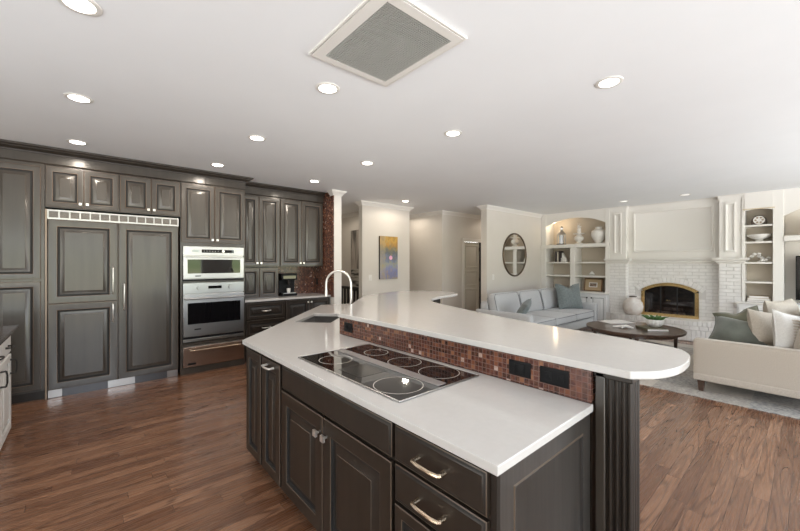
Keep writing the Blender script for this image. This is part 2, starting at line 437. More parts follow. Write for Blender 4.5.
# ================================================================== RAISED PANEL CABINETRY
def panel_door(b, O, U, V_, Nn, w_, h, st=.06, t=.020):
    """stile-and-rail raised panel: dark grooves, worn edges"""
    L = [(0,0,0),(0,t-.003,0),(.003,t,2),(st-.006,t,0),(st-.002,t-.002,2),(st+.002,t-.014,1),(st+.010,t-.016,1),(st+.020,t-.016,1)]
    bw = min(.035, (min(w_,h)/2-st-.018)*.5)
    L += [(st+.020+bw,t-.003,0),(st+.021+bw,t-.001,2),(st+.023+bw,t-.001,0)]
    b.rings(O, U, V_, Nn, w_, h, L); return b
def slab_front(b, O, U, V_, Nn, w_, h, t=.020):
    b.rings(O, U, V_, Nn, w_, h, [(0,0,0),(0,t-.006,0),(.004,t-.004,2),(.010,t-.003,1),(.014,t,0),(.016,t,0)]); return b
def knob(b, p, Nn, s=.026):
    p, Nn = Vector(p), Vector(Nn); U = Vector((0,0,1)).cross(Nn)
    b.cyl(p, p+Nn*.018, .006, .006, 10)
    q = p+Nn*.014
    a = [b.v(q+U*x*s/2+Vector((0,0,1))*z*s/2+Nn*d) for d in (0,.012) for x,z in ((-1,-1),(1,-1),(1,1),(-1,1))]
    for f in ((3,2,1,0),(4,5,6,7),(0,1,5,4),(1,2,6,5),(2,3,7,6),(3,0,4,7)): b.f([a[i] for i in f])
    return b
def pull(b, p0, p1, Nn, r=.006, off=.032):
    p0, p1, Nn = Vector(p0), Vector(p1), Vector(Nn); d = (p1-p0).normalized()
    b.cyl(p0, p0+Nn*off, r*1.5, r*1.0, 10); b.cyl(p1, p1+Nn*off, r*1.5, r*1.0, 10)
    b.tube([p0+Nn*(off-.008)-d*.004, p0+Nn*off, p0+Nn*(off+.006)+d*.03, p1+Nn*(off+.006)-d*.03, p1+Nn*off, p1+Nn*(off-.008)+d*.004], r, 8)
    return b
WORNI = mat('rubbed edge', (.085,.06,.042), .4)
EP = noisy('stained end panel', (.026,.023,.020), (.042,.038,.034), (60,60,3), .36, coat=.2)
CM = [CABL, GROOVE, WORN]; CI = [CAB, GROOVE, WORNI]
FX = -5.47                                   # front plane of the tall run
EX = (1,0,0)
# pantry
t = thing('pantry_cabinet', 'tall dark-stained cabinet with two stacked raised-panel doors, left of the refrigerator', 'cabinet', (-5.79,-.575,0))
MB().box(-6.11,FX-.02,-.80,-.352,.10,2.56).build('body', CM, t)
MB().box(-6.05,FX-.05,-.80,-.352,.0,.10).build('toe_kick', CI, t)
MB().box(FX-.02,FX-.001,-.80,-.352,.10,2.56).build('face_frame', CM, t, bev=.002)
for z0, z1 in ((.13,1.285),(1.315,2.525)):
    panel_door(MB(), (FX,-.775,z0), (0,1,0), (0,0,1), EX, .392, z1-z0).build('door', CM, t)
# refrigerator
t = thing('refrigerator', 'wide built-in refrigerator clad in dark raised panels with silver louvre grille', 'refrigerator', (-5.79,.283,0))
MB().box(-6.08,FX-.02,-.330,.897,.10,2.07).build('body', CM, t)
b = MB()
panel_door(b, (FX-.005,-.325,.095), (0,1,0), (0,0,1), EX, .592, .94, st=.075, t=.03); fd = b.build('freezer_door', CM, t)
b = MB(); panel_door(b, (FX-.005,-.325,1.042), (0,1,0), (0,0,1), EX, .592, .918, st=.075, t=.03); fu = b.build('upper_door', CM, t)
b = MB(); panel_door(b, (FX-.005,.281,.095), (0,1,0), (0,0,1), EX, .612, 1.865, st=.075, t=.03); fr_ = b.build('tall_door', CM, t)
pull(MB(), (FX+.025,.225,.80), (FX+.025,.225,1.0), EX, .008, .04).build('handle', NICKEL, fd)
pull(MB(), (FX+.025,.225,1.13), (FX+.025,.225,1.43), EX, .008, .04).build('handle', NICKEL, fu)
pull(MB(), (FX+.025,.33,.93), (FX+.025,.33,1.23), EX, .008, .04).build('handle', NICKEL, fr_)
b = MB(); b.box(FX-.02,FX+.008,-.332,.9,1.968,1.985); b.box(FX-.02,FX+.008,-.332,.9,2.056,2.072)
for i in range(15):
    y = -.332+(1.232-.012)*i/14; b.box(FX-.02,FX+.008,y,y+.012,1.985,2.056)
gr = b.build('grille', STEELW, t)
b = MB()
for i in range(6): b.box(FX-.02,FX-.004,-.33,.895,1.987+i*.012,1.994+i*.012)
b.build('louvre', mat('grey louvre', (.20,.18,.165), .4, .6), t)
b = MB(); b.box(FX-.03,FX-.012,-.33,.895,.0,.09)
b.build('toe_grille', mat('dark kick plate', (.10,.10,.105), .3, .8), t)
for y0, y1 in ((-.328,-.215),(.18,.44),(.775,.893)):
    MB().box(FX-.014,FX-.006,y0,y1,.004,.088).build('kick_plate', STEEL, t, bev=.001)
MB().box(FX-.02,FX+.004,-.350,-.334,.0,2.075).build('edge_trim', mat('worn trim', (.30,.23,.17), .35), t)
# cabinets above the refrigerator
def two_doors(name, label, y0, y1, z0, z1, fx, depth, mats=CM, knobs='low', frame=True, ymid=None, st=.055, kick=False):
    t = thing(name, label, 'cabinet', (fx-depth/2,(y0+y1)/2,z0))
    b = MB(); b.box(fx-depth,fx-.02,y0,y1,z0+(.1 if kick else 0),z1); b.build('body', mats, t)
    if kick: MB().box(fx-depth,fx-.07,y0,y1,z0,z0+.1).build('toe_kick', CI, t)
    if frame: MB().box(fx-.02,fx-.001,y0,y1,z0+(.1 if kick else 0),z1).build('face_frame', mats, t)
    ym = ymid or (y0+y1)/2; g_ = .008
    zz0, zz1 = z0+(.12 if kick else .012), z1-.015
    for a, c, ky in ((y0+g_,ym-.003,ym-.030),(ym+.003,y1-g_,ym+.030)):
        b = MB(); panel_door(b, (fx,a,zz0), (0,1,0), (0,0,1), EX, c-a, zz1-zz0, st=st); d = b.build('door', mats, t)
        kz = zz0+.045 if knobs == 'low' else zz1-.045
        if knobs == 'none': continue
        knob(MB(), (fx+.020,ky,kz), EX).build('knob', NICKEL, d)
    return t
two_doors('wall_cabinet', 'pair of small dark cabinet doors above the left half of the refrigerator', -.35,.284, 2.095,2.555, FX, .6)
two_doors('wall_cabinet', 'pair of small dark cabinet doors above the right half of the refrigerator', .286,.918, 2.095,2.555, FX, .6)
# oven tower
t = thing('oven_cabinet', 'tall dark-stained cabinet tower that holds the steel ovens and warming drawer', 'cabinet', (-5.79,1.33,0))
b = MB()
for q in ((-6.10,FX-.02,.922,.945,0,2.56),(-6.10,FX-.02,1.722,1.745,0,2.56),(-6.10,FX-.02,.945,1.722,.0,.07),(-6.10,FX-.02,.945,1.722,2.53,2.56),(-6.10,FX-.02,.945,1.722,1.715,1.74),(-6.10,-6.08,.945,1.722,.07,2.53)): b.box(*q)
b.build('body', CM, t)
b = MB()
for q in ((FX-.02,FX-.001,.922,.945,0,2.56),(FX-.02,FX-.001,1.722,1.745,0,2.56),(FX-.02,FX-.001,.945,1.722,1.715,1.775),(FX-.02,FX-.001,.945,1.722,1.222,1.243),(FX-.02,FX-.001,.945,1.722,.37,.415),(FX-.02,FX-.001,.945,1.722,.0,.09),(FX-.02,FX-.001,.945,1.722,2.53,2.56)): b.box(*q)
b.build('face_frame', CM, t)
for a, c, ky in ((.932,1.330,1.302),(1.336,1.737,1.364)):
    b = MB(); panel_door(b, (FX,a,1.765), (0,1,0), (0,0,1), EX, c-a, .775, st=.058); d = b.build('door', CM, t)
    knob(MB(), (FX+.020,ky,1.805), EX).build('knob', NICKEL, d)
# speed oven
t = thing('speed_oven', 'small stainless built-in oven with black window, upper of the two ovens', 'oven', (-5.77,1.33,1.245))
MB().box(-6.05,FX,.955,1.715,1.25,1.70).build('body', STEEL, t)
b = MB(); b.box(FX,FX+.022,.948,1.720,1.590,1.712); cp = b.build('control_panel', STEELW, t, bev=.003)
MB().box(FX+.022,FX+.025,1.17,1.585,1.628,1.672).build('display', BLACKG, cp)
PB = mat('pale buttons', (.5,.5,.5), .4)
for i in range(6): MB().cyl((FX+.025,1.20+i*.035,1.650), (FX+.0265,1.20+i*.035,1.650), .006, .006, 8).build('button', PB, cp)
MB().cyl((FX+.022,1.44,1.650), (FX+.040,1.44,1.650), .020, .018, 20).build('dial', NICKEL, cp)
MB().box(FX+.022,FX+.024,1.06,1.14,1.632,1.668).build('screen', mat('pale display', (.45,.52,.5), .2), cp)
b = MB(); b.box(FX,FX+.030,.948,1.720,1.275,1.575); od = b.build('oven_door', STEELW, t, bev=.004)
MB().box(FX+.030,FX+.033,1.00,1.668,1.345,1.535).build('window', BLACKG, od)
b = MB(); b.box(FX+.030,FX+.050,.98,1.69,1.556,1.572); b.build('handle', STEELW, od, bev=.004)
MB().box(FX+.030,FX+.0315,1.09,1.16,1.305,1.318).build('badge', BLACK, od)
b = MB(); b.box(FX,FX+.015,.948,1.720,1.245,1.268); b.build('vent_strip', BLACK, t)
# wall oven
t = thing('wall_oven', 'large stainless wall oven with knobs and black window, lower of the two ovens', 'oven', (-5.77,1.33,.42))
MB().box(-6.05,FX,.955,1.715,.425,1.215).build('body', STEEL, t)
b = MB(); b.box(FX,FX+.025,.948,1.720,1.075,1.218); cp = b.build('control_panel', STEELW, t, bev=.003)
MB().box(FX+.025,FX+.028,1.25,1.42,1.135,1.172).build('display', BLACKG, cp)
for y in (1.13,1.53): MB().cyl((FX+.025,y,1.150), (FX+.050,y,1.150), .024, .020, 24).build('knob', STEELW, cp)
b = MB(); b.box(FX,FX+.035,.948,1.720,.50,1.062); od = b.build('oven_door', STEELW, t, bev=.005)
MB().box(FX+.035,FX+.038,1.00,1.668,.665,.950).build('window', BLACKG, od)
b = MB(); b.cyl((FX+.075,.96,1.01), (FX+.075,1.708,1.01), .014, .014, 14)
for y in (.985,1.683): b.cyl((FX+.033,y,1.01), (FX+.075,y,1.01), .010, .010, 10)
b.build('handle', STEELW, od)
MB().box(FX+.035,FX+.0365,1.08,1.16,.585,.603).build('badge', BLACK, od)
MB().box(FX,FX+.028,.948,1.720,.428,.465).build('lower_trim', STEELW, t, bev=.003)
MB().box(FX,FX+.012,.955,1.713,.468,.498).build('vent_strip', BLACK, t)
# warming drawer
t = thing('warming_drawer', 'stainless warming drawer with a long bar handle below the wall oven', 'drawer', (-5.77,1.33,.09))
MB().box(-6.05,FX,.955,1.715,.095,.365).build('body', STEEL, t)
b = MB(); b.box(FX,FX+.030,.948,1.720,.095,.360); dd = b.build('drawer_front', mat('warm steel', (.50,.40,.34), .26, 1), t, bev=.004)
b = MB(); b.cyl((FX+.075,1.02,.318), (FX+.075,1.66,.318), .011, .011, 12)
for y in (1.05,1.63): b.cyl((FX+.028,y,.318), (FX+.075,y,.318), .008, .008, 10)
b.build('handle', BRASSH, dd)
MB().box(FX+.030,FX+.0315,1.0,1.10,.125,.150).build('badge', BLACK, dd)

# cabinet fascia and crown along the run, stepping back to the wall cabinets
FASC = [(0,0),(.006,.0),(.006,.02),(0,.025)]
CROWNC = [(-.01,0),(.004,0),(.010,.010),(.004,.016),(.004,.104),(.014,.107),(.018,.118),(.012,.121),(.040,.134),(.062,.142),(.066,.150),(.090,.160),(.098,.178),(-.01,.178)]
o = sweep('trim_8', [(FX,-.80),(FX,1.747),(-5.75,1.747),(-5.75,3.188)], CROWNC, 2.56, CABL)

# wall cabinets on the recessed run
UX = -5.75
two_doors('wall_cabinet', 'dark wall cabinet with two long doors, next to the oven tower', 1.765,2.385, 1.43,2.555, UX, .36, st=.06, ymid=2.04)
two_doors('wall_cabinet', 'dark wall cabinet with two long doors, against the mosaic end wall', 2.390,3.175, 1.43,2.555, UX, .36, st=.06, ymid=2.765)
two_doors('counter_cabinet', 'small two-door dark cabinet standing on the counter beside the ovens', 1.765,2.36, .935,1.415, UX, .34, knobs='none', st=.055, ymid=2.05)
BX = -5.52
t = thing('base_cabinet', 'dark base cabinet with wide raised-panel drawers beside the warming drawer', 'cabinet', (BX-.29,2.07,0))
MB().box(BX-.58,BX-.02,1.765,2.375,.10,.90).build('body', CI, t); MB().box(BX-.58,BX-.07,1.765,2.375,0,.10).build('toe_kick', CI, t)
MB().box(BX-.02,BX-.001,1.765,2.375,.10,.90).build('face_frame', CI, t)
for z0, z1 in ((.13,.36),(.38,.62),(.64,.88)):
    b = MB(); panel_door(b, (BX,1.78,z0), (0,1,0), (0,0,1), EX, .582, z1-z0, st=.045); d = b.build('drawer', CI, t)
    pull(MB(), (BX+.020,2.01,(z0+z1)/2), (BX+.020,2.13,(z0+z1)/2), EX).build('handle', NICKEL, d)
two_doors('base_cabinet', 'dark base cabinet with two doors in front of the mosaic end wall', 2.380,3.185, 0,.90, BX, .58, CI, 'high', kick=True, ymid=2.79)
tag(MB().box(-6.10,BX+.03,1.75,3.187,.902,.934).build('countertop', QUARTZ, bev=.003), 'narrow white quartz countertop on the wall base cabinets right of the ovens', 'countertop')
# coffee machine
t = thing('coffee_machine', 'black coffee machine standing on the wall counter under the cabinets', 'coffee machine', (-5.86,2.56,.935))
b = MB(); b.box(-5.97,-5.76,2.42,2.70,.936,.975); b.box(-5.97,-5.87,2.42,2.70,.975,1.20); b.box(-5.97,-5.76,2.42,2.70,1.20,1.31)
b.build('body', BLACK, t, bev=.008)
MB().box(-5.76,-5.755,2.45,2.67,1.225,1.275).build('display', BLACKG, t)
b = MB(); b.cyl((-5.80,2.56,1.20), (-5.80,2.56,1.12), .03, .022, 14); b.build('spout', BLACKM, t)
MB().box(-5.85,-5.757,2.45,2.67,.975,.985).build('drip_tray', STEEL, t)
MB().lathe([(.026,0),(.032,.06),(.033,.075)], (-5.80,2.56,.986), 16).build('cup', CERW, t)
def plate(name, label, cat, O, U, Nn, w_, h, m, outlets=0, rocker=True, dm=None):
    t = thing(name, label, cat, O); O, U, Nn = Vector(O), Vector(U), Vector(Nn); V_ = Vector((0,0,1))
    b = MB(); b.rings(O, U, V_, Nn, w_, h, [(0,0,0),(0,.004,0),(.004,.006,0),(.008,.006,0)]); b.build('cover_plate', m, t)
    b = MB(); k = max(1, outlets)
    for i in range(k):
        cw = min(w_*.42, .034) if w_ < h*1.2 else w_*.30
        if w_ > h*1.2 and k == 2: cx = w_*(.30+.40*i); b.rings(O+U*(cx-.017)+V_*(h/2-.017)+Nn*.006, U, V_, Nn, .034, .034, [(0,0,0),(.0,.002,0),(.003,.003,0)])
        elif k == 2: b.rings(O+U*(w_/2-.015)+V_*(h*(.30+.40*i)-.014)+Nn*.006, U, V_, Nn, .030, .028, [(0,0,0),(0,.002,0),(.003,.003,0)])
        else: b.rings(O+U*(w_*.28)+V_*(h*.22)+Nn*.006, U, V_, Nn, w_*.44, h*.56, [(0,0,0),(0,.002,0),(.004,.004,0)])
    b.build('socket' if outlets else 'rocker', dm or m, t)
    if outlets:
        b = MB()
        for i in range(outlets):
            c = O+U*(w_*(.30+.40*i))+V_*(h/2) if w_ > h*1.2 else O+U*(w_/2)+V_*(h*(.30+.40*i))
            for s_ in (-.007,.007):
                q = c+U*s_+Nn*.0092; b.box(q.x-.0012,q.x+.0012,q.y-.0012,q.y+.0012,q.z-.004,q.z+.006)
        b.build('slot', BLACK, t)
    return t
plate('wall_outlet', 'black outlet plate on the mosaic end wall above the wall counter', 'outlet', (-6.02,3.19,1.09), EX, (0,-1,0), .075, .12, BLACK, 2)
plate('light_switch', 'white switch plate on the wall left of the colourful painting', 'switch', (-5.93,4.33,1.13), (0,1,0), EX, .075, .12, WHITE)
plate('light_switch', 'white switch plate on the wall below and left of the round mirror', 'switch', (-4.60,6.70,1.12), (0,1,0), EX, .075, .12, WHITE)

# ================================================================== ISLAND
ZT = .914; CT = .030
counter = [(-.573,.862),(-.573,1.531),(-2.50,1.531),(-3.60,2.62),(-4.25,2.95),(-4.399,2.403),(-2.762,.862)]
SINK = []
d_ = Vector((-.69,.724)).normalized(); n_ = Vector((.724,.69)).normalized()
s0 = Vector((-3.275,1.50)); s1 = s0+d_*.60; s2 = s1+n_*.36; s3 = s0+n_*.36
# counter slab with a sink cut-out: outer boundary joined to the hole ring
def slab_with_hole(name, outer, hole, z0, z1, m):
    b = MB()
    vo = [[b.v((x,y,z)) for x,y in outer] for z in (z0,z1)]; vh = [[b.v((p.x,p.y,z)) for p in hole] for z in (z0,z1)]
    for k in (0,1):
        es = []
        for ring in (vo[k], vh[k]):
            for i in range(len(ring)): es.append(b.bm.edges.new((ring[i], ring[(i+1)%len(ring)])))
        bmesh.ops.triangle_fill(b.bm, use_beauty=True, edges=es)
    for r_ in (vo, vh):
        for i in range(len(r_[0])): b.f([r_[0][i],r_[0][(i+1)%len(r_[0])],r_[1][(i+1)%len(r_[0])],r_[1][i]])
    return b.build(name, m, smooth=False, bev=.003)
tag(slab_with_hole('island_countertop', counter, [s0,s1,s2,s3], ZT-CT, ZT, QUARTZ), 'white quartz lower countertop of the island with cooktop and sink', 'countertop')
# sink
t = thing('sink', 'black undermount sink set in the angled leg of the island counter', 'sink', ((s0+s2)/2).to_3d())
b = MB(); q = [p for p in (s0,s1,s2,s3)]; cc = sum(q, Vector((0,0)))/4
def inn(k): return [cc+(p-cc)*k for p in q]
top, bot = inn(1.04), inn(.93); zb = ZT-CT-.001
for ring_a, za, ring_b, z_b in ((top,zb,inn(.985),zb),(inn(.985),zb,bot,zb-.20)):
    A = [b.v((p.x,p.y,za)) for p in ring_a]; B_ = [b.v((p.x,p.y,z_b)) for p in ring_b]
    for i in range(4): b.f([A[i],A[(i+1)%4],B_[(i+1)%4],B_[i]])
b.poly([(p.x,p.y,zb-.20) for p in bot])
ob = b.build('basin', mat('black granite composite', (.012,.012,.013), .35), t)
so = ob.modifiers.new('solid','SOLIDIFY'); so.thickness = .006; so.offset = -1
MB().cyl((cc.x,cc.y,zb-.199), (cc.x,cc.y,zb-.195), .045, .045, 20).build('drain', STEEL, t)
# faucet
FB = Vector((-3.325,2.185,ZT)); SPD = Vector((-.70,-.50,0)).normalized()
t = thing('faucet', 'tall polished gooseneck faucet standing behind the black sink', 'faucet', FB)
MB().lathe([(.030,0),(.030,.008),(.022,.014),(.020,.05),(.017,.055)], FB, 20).build('base', NICKEL, t)
rad = .148; path = [FB+Vector((0,0,.05)), FB+Vector((0,0,.18)), FB+Vector((0,0,.335))]
for i in range(1,17):
    a = PI*i/16; path.append(FB+SPD*(rad-rad*math.cos(a))+Vector((0,0,.335+rad*math.sin(a))))
path.append(FB+SPD*2*rad+Vector((0,0,.27)))
MB().tube(path, .0125, 12).build('spout', NICKEL, t)
e = FB+SPD*2*rad
MB().cyl(e+Vector((0,0,.27)), e+Vector((0,0,.20)), .015, .017, 14).build('spray_head', NICKEL, t)
MB().tube([FB+Vector((0,0,.035)), FB+Vector((.03,.03,.04)), FB+Vector((.06,.06,.07))], .006, 8).build('lever', NICKEL, t)

# cooktop
t = thing('cooktop', 'black glass five-zone cooktop with centre downdraft strip set in the island counter', 'cooktop', (-1.556,1.216,ZT))
cx0, cx1, cy0, cy1 = -2.015,-1.097,.955,1.478
b = MB(); b.box(cx0,cx1,cy0,cy1,ZT+.0005,ZT+.006); b.build('glass_top', BLACKG, t, bev=.002)
b = MB()
for q in ((cx0-.004,cx1+.004,cy0-.006,cy0+.002),(cx0-.004,cx1+.004,cy1-.002,cy1+.004),(cx0-.004,cx0+.002,cy0,cy1),(cx1-.002,cx1+.005,cy0,cy1)): b.box(*q, ZT+.0004, ZT+.0085)
b.build('rim', STEEL, t, bev=.002)
b = MB(); b.box(cx0+.02,cx1-.02,1.205,1.262,ZT+.0062,ZT+.0085); b.build('downdraft_strip', mat('grey steel strip', (.42,.40,.40), .3, .85), t, bev=.001)
for (x,y,r_) in ((-1.82,1.09,.095),(-1.80,1.37,.075),(-1.52,1.36,.095),(-1.26,1.365,.105),(-1.25,1.08,.115)):
    b = MB(); n = 40
    pr = [(r_-.002,0),(r_,.0006),(r_+.002,0)]
    rows = [[b.v((x+rr*math.cos(2*PI*i/n),y+rr*math.sin(2*PI*i/n),ZT+.0062+zz)) for i in range(n)] for rr,zz in pr]
    for a, c in zip(rows, rows[1:]):
        for i in range(n): b.f([a[i],a[(i+1)%n],c[(i+1)%n],c[i]])
    b.build('burner_ring', mat('pale ring print', (.45,.42,.38), .4), t)
MB().box(-1.64,-1.45,1.00,1.18,ZT+.0061,ZT+.0068).build('control_pad', mat('control glass', (.02,.019,.018), .12), t)

# mosaic splash under the bar
KZ = 1.055
BARP = [(-.433,1.495),(-.374,1.566),(-.341,1.65),(-.326,1.75),(-.330,1.89),(-.355,2.00),(-.415,2.075),(-.571,2.118),(-.775,2.163),(-1.09,2.219),(-1.52,2.316),(-2.045,2.49),(-2.404,2.622),(-2.64,2.75),(-2.80,2.93),(-2.90,3.13),(-2.98,3.38),(-3.08,3.70),(-3.40,3.80),(-3.70,3.72),(-3.86,3.54),(-3.83,3.15),(-3.70,2.78),(-3.475,2.437),(-2.88,1.88),(-2.465,1.495)]
def smooth_plan(P, sharp, k=6):
    n = len(P); out = []
    for i in range(n):
        p0, p1, p2, p3 = [Vector(P[(i+d)%n]) for d in (-1,0,1,2)]
        out.append(tuple(p1))
        if i in sharp and (i+1)%n in sharp: continue
        if i in sharp: p0 = p1-(p2-p1)
        if (i+1)%n in sharp: p3 = p2+(p2-p1)
        for j in range(1,k):
            t = j/k; out.append(tuple(.5*((2*p1)+(p2-p0)*t+(2*p0-5*p1+4*p2-p3)*t*t+(3*p1-p0-3*p2+p3)*t**3)))
    return out
BARP = smooth_plan(BARP, {0, len(BARP)-1, len(BARP)-2})
tag(MB().prism(BARP, KZ, KZ+.030).build('bar_countertop', QUARTZ, smooth=False, bev=.004), 'raised white quartz bar top with rounded end, curving along the back of the island', 'countertop')
wallp = [(-.585,1.545),(-.585,1.66),(-2.45,1.66),(-3.36,2.52),(-3.62,3.10),(-3.66,3.45),(-3.77,3.45),(-3.74,3.08),(-3.47,2.49),(-2.505,1.545)]
t = thing('bar_wall', 'low dark-stained wall that carries the raised bar, fronted by copper mosaic', 'bar', (-2.2,1.9,0))
MB().prism(wallp, 0, KZ-.001).build('knee_wall', CAB, t, smooth=False)
MB().box(-2.50,-.587,1.533,1.544,ZT+.001,KZ-.002).build('mosaic_splash', MOS, t)
MB().box(-.587,-.582,1.533,1.66,ZT+.001,KZ-.002).build('splash_edge', MOS, t)
# fluted end post
t = thing('bar_post', 'dark fluted square post under the rounded end of the bar top', 'post', (-.51,1.6,0))
px0, px1, py0, py1 = -.575,-.440,1.545,1.66
MB().box(px0+.008,px1-.008,py0+.008,py1,0,KZ-.001).build('core', [CAB, GROOVE], t)
b = MB(); b.box(px0+.005,px0+.040,py0-.004,py0+.01,0,KZ-.001); b.build('stile', CABL, t, bev=.003)
for x in (-.520,-.496,-.472,-.452): MB().cyl((x,py0+.010,.06), (x,py0+.010,KZ-.03), .0085, .0085, 10).build('flute', CAB, t)
for y in (1.575,1.605,1.635): MB().cyl((px1-.010,y,.06), (px1-.010,y,KZ-.03), .0085, .0085, 10).build('flute', CAB, t)
MB().box(px0-.004,px1+.004,py0-.006,py1+.004,0,.11).build('plinth', CAB, t, bev=.006)
MB().box(px0,px1+.002,py0-.004,py1+.004,KZ-.03,KZ-.001).build('cap', CAB, t, bev=.004)
# second post under the far tip
t = thing('bar_post', 'slim dark post under the far curved tip of the bar top', 'post', (-3.25,3.45,0))
MB().box(-3.30,-3.20,3.40,3.50,.10,KZ-.03).build('shaft', CAB, t, bev=.006)
MB().box(-3.32,-3.18,3.38,3.52,0,.10).build('plinth', CAB, t, bev=.006); MB().box(-3.32,-3.18,3.38,3.52,KZ-.03,KZ-.001).build('cap', CAB, t, bev=.004)

# island cabinets, front at y = FY, facing -y
FY = .895; NY = (0,-1,0); IT = ZT-CT-.001
def island_unit(label, x0, x1, name='island_cabinet'):
    t = thing(name, label, 'cabinet', ((x0+x1)/2,1.2,0))
    MB().box(x0,x1,FY+.02,1.53,.10,IT-.001).build('body', CI, t); MB().box(x0,x1,FY+.075,1.53,0,.10).build('toe_kick', CI, t)
    MB().box(x0,x1,FY+.001,FY+.02,.10,IT-.001).build('face_frame', CI, t); return t
def front(t, x0, x1, z0, z1, kind='door', st=.058):
    b = MB()
    (panel_door if st else slab_front)(b, (x0,FY,z0), (1,0,0), (0,0,1), NY, x1-x0, z1-z0, **({'st': st} if st else {}))
    return b.build(kind, CI, t)
t = island_unit('dark island cabinet with one narrow door at the left corner of the island', -2.735,-2.425)
front(t, -2.715,-2.435,.125,.86)
t = island_unit('narrow dark pull-out cabinet with a bar handle across its top, second in the island front', -2.423,-2.100)
f_ = front(t, -2.405,-2.112,.125,.86, 'pullout_front', .065)
pull(MB(), (-2.315,FY-.020,.825), (-2.205,FY-.020,.825), NY).build('handle', NICKEL, f_)
t = island_unit('wide dark island cabinet below the cooktop, with two doors and square knobs', -2.098,-1.047)
f_ = front(t, -2.088,-1.056,.735,.868, 'false_front', 0)
for x0, x1, kx in ((-2.088,-1.590,-1.628),(-1.582,-1.056,-1.552)):
    f_ = front(t, x0, x1, .125, .718, st=.075); knob(MB(), (kx,FY-.020,.632), NY, .030).build('knob', NICKEL, f_)
t = island_unit('dark island drawer cabinet with a framed end panel at the near corner', -1.045,-.600)
for z0, z1, st in ((.735,.868,0),(.585,.722,0),(.36,.572,.045),(.125,.347,.045)):
    f_ = front(t, -1.036,-.622,z0,z1,'drawer',st)
    zz = (z0+z1)/2-.004; pull(MB(), (-.905,FY-.020,zz), (-.785,FY-.020,zz), NY, .007, .030).build('handle', BRASSH, f_)
b = MB(); b.rings((-.600,.897,.10), (0,1,0), (0,0,1), EX, .64, IT-.102, [(0,0,0),(0,.012,0),(.070,.012,0),(.073,.016,2),(.077,.016,0),(.086,.006,1),(.092,.004,0)]); b.build('end_panel', [EP, GROOVE, WORNI], t)
# angled leg of the island
t = thing('island_cabinet', 'dark base cabinet under the angled sink leg of the island', 'cabinet', (-3.4,1.8,0))
leg = [(-2.738,.897),(-2.738,1.53),(-2.52,1.56),(-3.48,2.52),(-3.70,2.70),(-4.23,2.86),(-4.36,2.41)]
hol = [cc+(p-cc)*1.10 for p in (s0,s1,s2,s3)]
b = MB(); b.prism(leg, .10, .66); b.build('body', CI, t, smooth=False)
b = MB()
for i in range(len(leg)):
    p, q_ = Vector(leg[i]), Vector(leg[(i+1)%len(leg)]); c0 = Vector((-3.2,1.75))
    a_, b2 = p+(c0-p).normalized()*.025, q_+(c0-q_).normalized()*.025
    b.prism([p, q_, b2, a_], .66, IT-.001)
b.build('upper_frame', CI, t, smooth=False)
lg = [tuple(Vector((-3.4,1.85))+(Vector(p)-Vector((-3.4,1.85)))*.93) for p in leg]
MB().prism(lg, 0, .10).build('toe_kick', CI, t, smooth=False)
dd = (Vector((-4.36,2.41))-Vector((-2.738,.897))); L_ = dd.length; dd.normalize(); nn = Vector((-dd.y, dd.x))
if nn.dot(Vector((-1,-1))) < 0: nn = -nn
for i in range(4):
    a_ = Vector((-2.738,.897))+dd*(L_*i/4+.02)
    b = MB(); panel_door(b, (a_.x,a_.y,.125), dd.to_3d(), (0,0,1), nn.to_3d(), L_/4-.03, .735); f_ = b.build('door', CI, t)
    k = a_+dd*(L_/4-.07 if i%2==0 else .04)+nn*.02; knob(MB(), (k.x,k.y,.80), nn.to_3d()).build('knob', NICKEL, f_)
# black outlets in the mosaic
plate('bar_outlet', 'black rocker switch plate in the bar mosaic, left of the right-hand outlet', 'switch', (-.955,1.533,.950), EX, NY, .112, .070, BLACK)
plate('bar_outlet', 'black double outlet in the bar mosaic nearest the end of the island', 'outlet', (-.798,1.533,.950), EX, NY, .128, .072, BLACK, 2)
plate('bar_outlet', 'black outlet at the far left end of the bar mosaic near the sink', 'outlet', (-2.425,1.533,.945), EX, NY, .115, .072, BLACK, 2)

# white cabinet run at the left edge
t = thing('white_base_cabinet', 'white panelled base cabinet with dark countertop at the left edge of the room', 'cabinet', (-3.4,-.8,0))
MB().box(-4.66,-2.7,-1.10,-.53,.0,.885).build('body', WHITEC, t)
WP = [WHITEC, mat('white groove', (.55,.55,.54), .5), WHITEC]
for i in range(4):
    x1 = -4.655+.48*(i+1)
    b = MB(); panel_door(b, (x1,-.53,.03), (-1,0,0), (0,0,1), (0,1,0), .475, .655, st=.06); f_ = b.build('door', WP, t)
    pull(MB(), (x1-.42,-.510,.52), (x1-.42,-.510,.64), (0,1,0)).build('handle', BLACKM, f_)
    b = MB(); slab_front(b, (x1,-.53,.70), (-1,0,0), (0,0,1), (0,1,0), .465, .165); f_ = b.build('drawer', WP, t)
    pull(MB(), (x1-.30,-.510,.78), (x1-.18,-.510,.78), (0,1,0)).build('handle', BLACKM, f_)
tag(MB().box(-4.78,-2.7,-1.12,-.475,.887,.917).build('dark_countertop', mat('dark granite', (.05,.035,.03), .15), bev=.003), 'dark brown stone countertop on the white cabinet at the left edge', 'countertop')

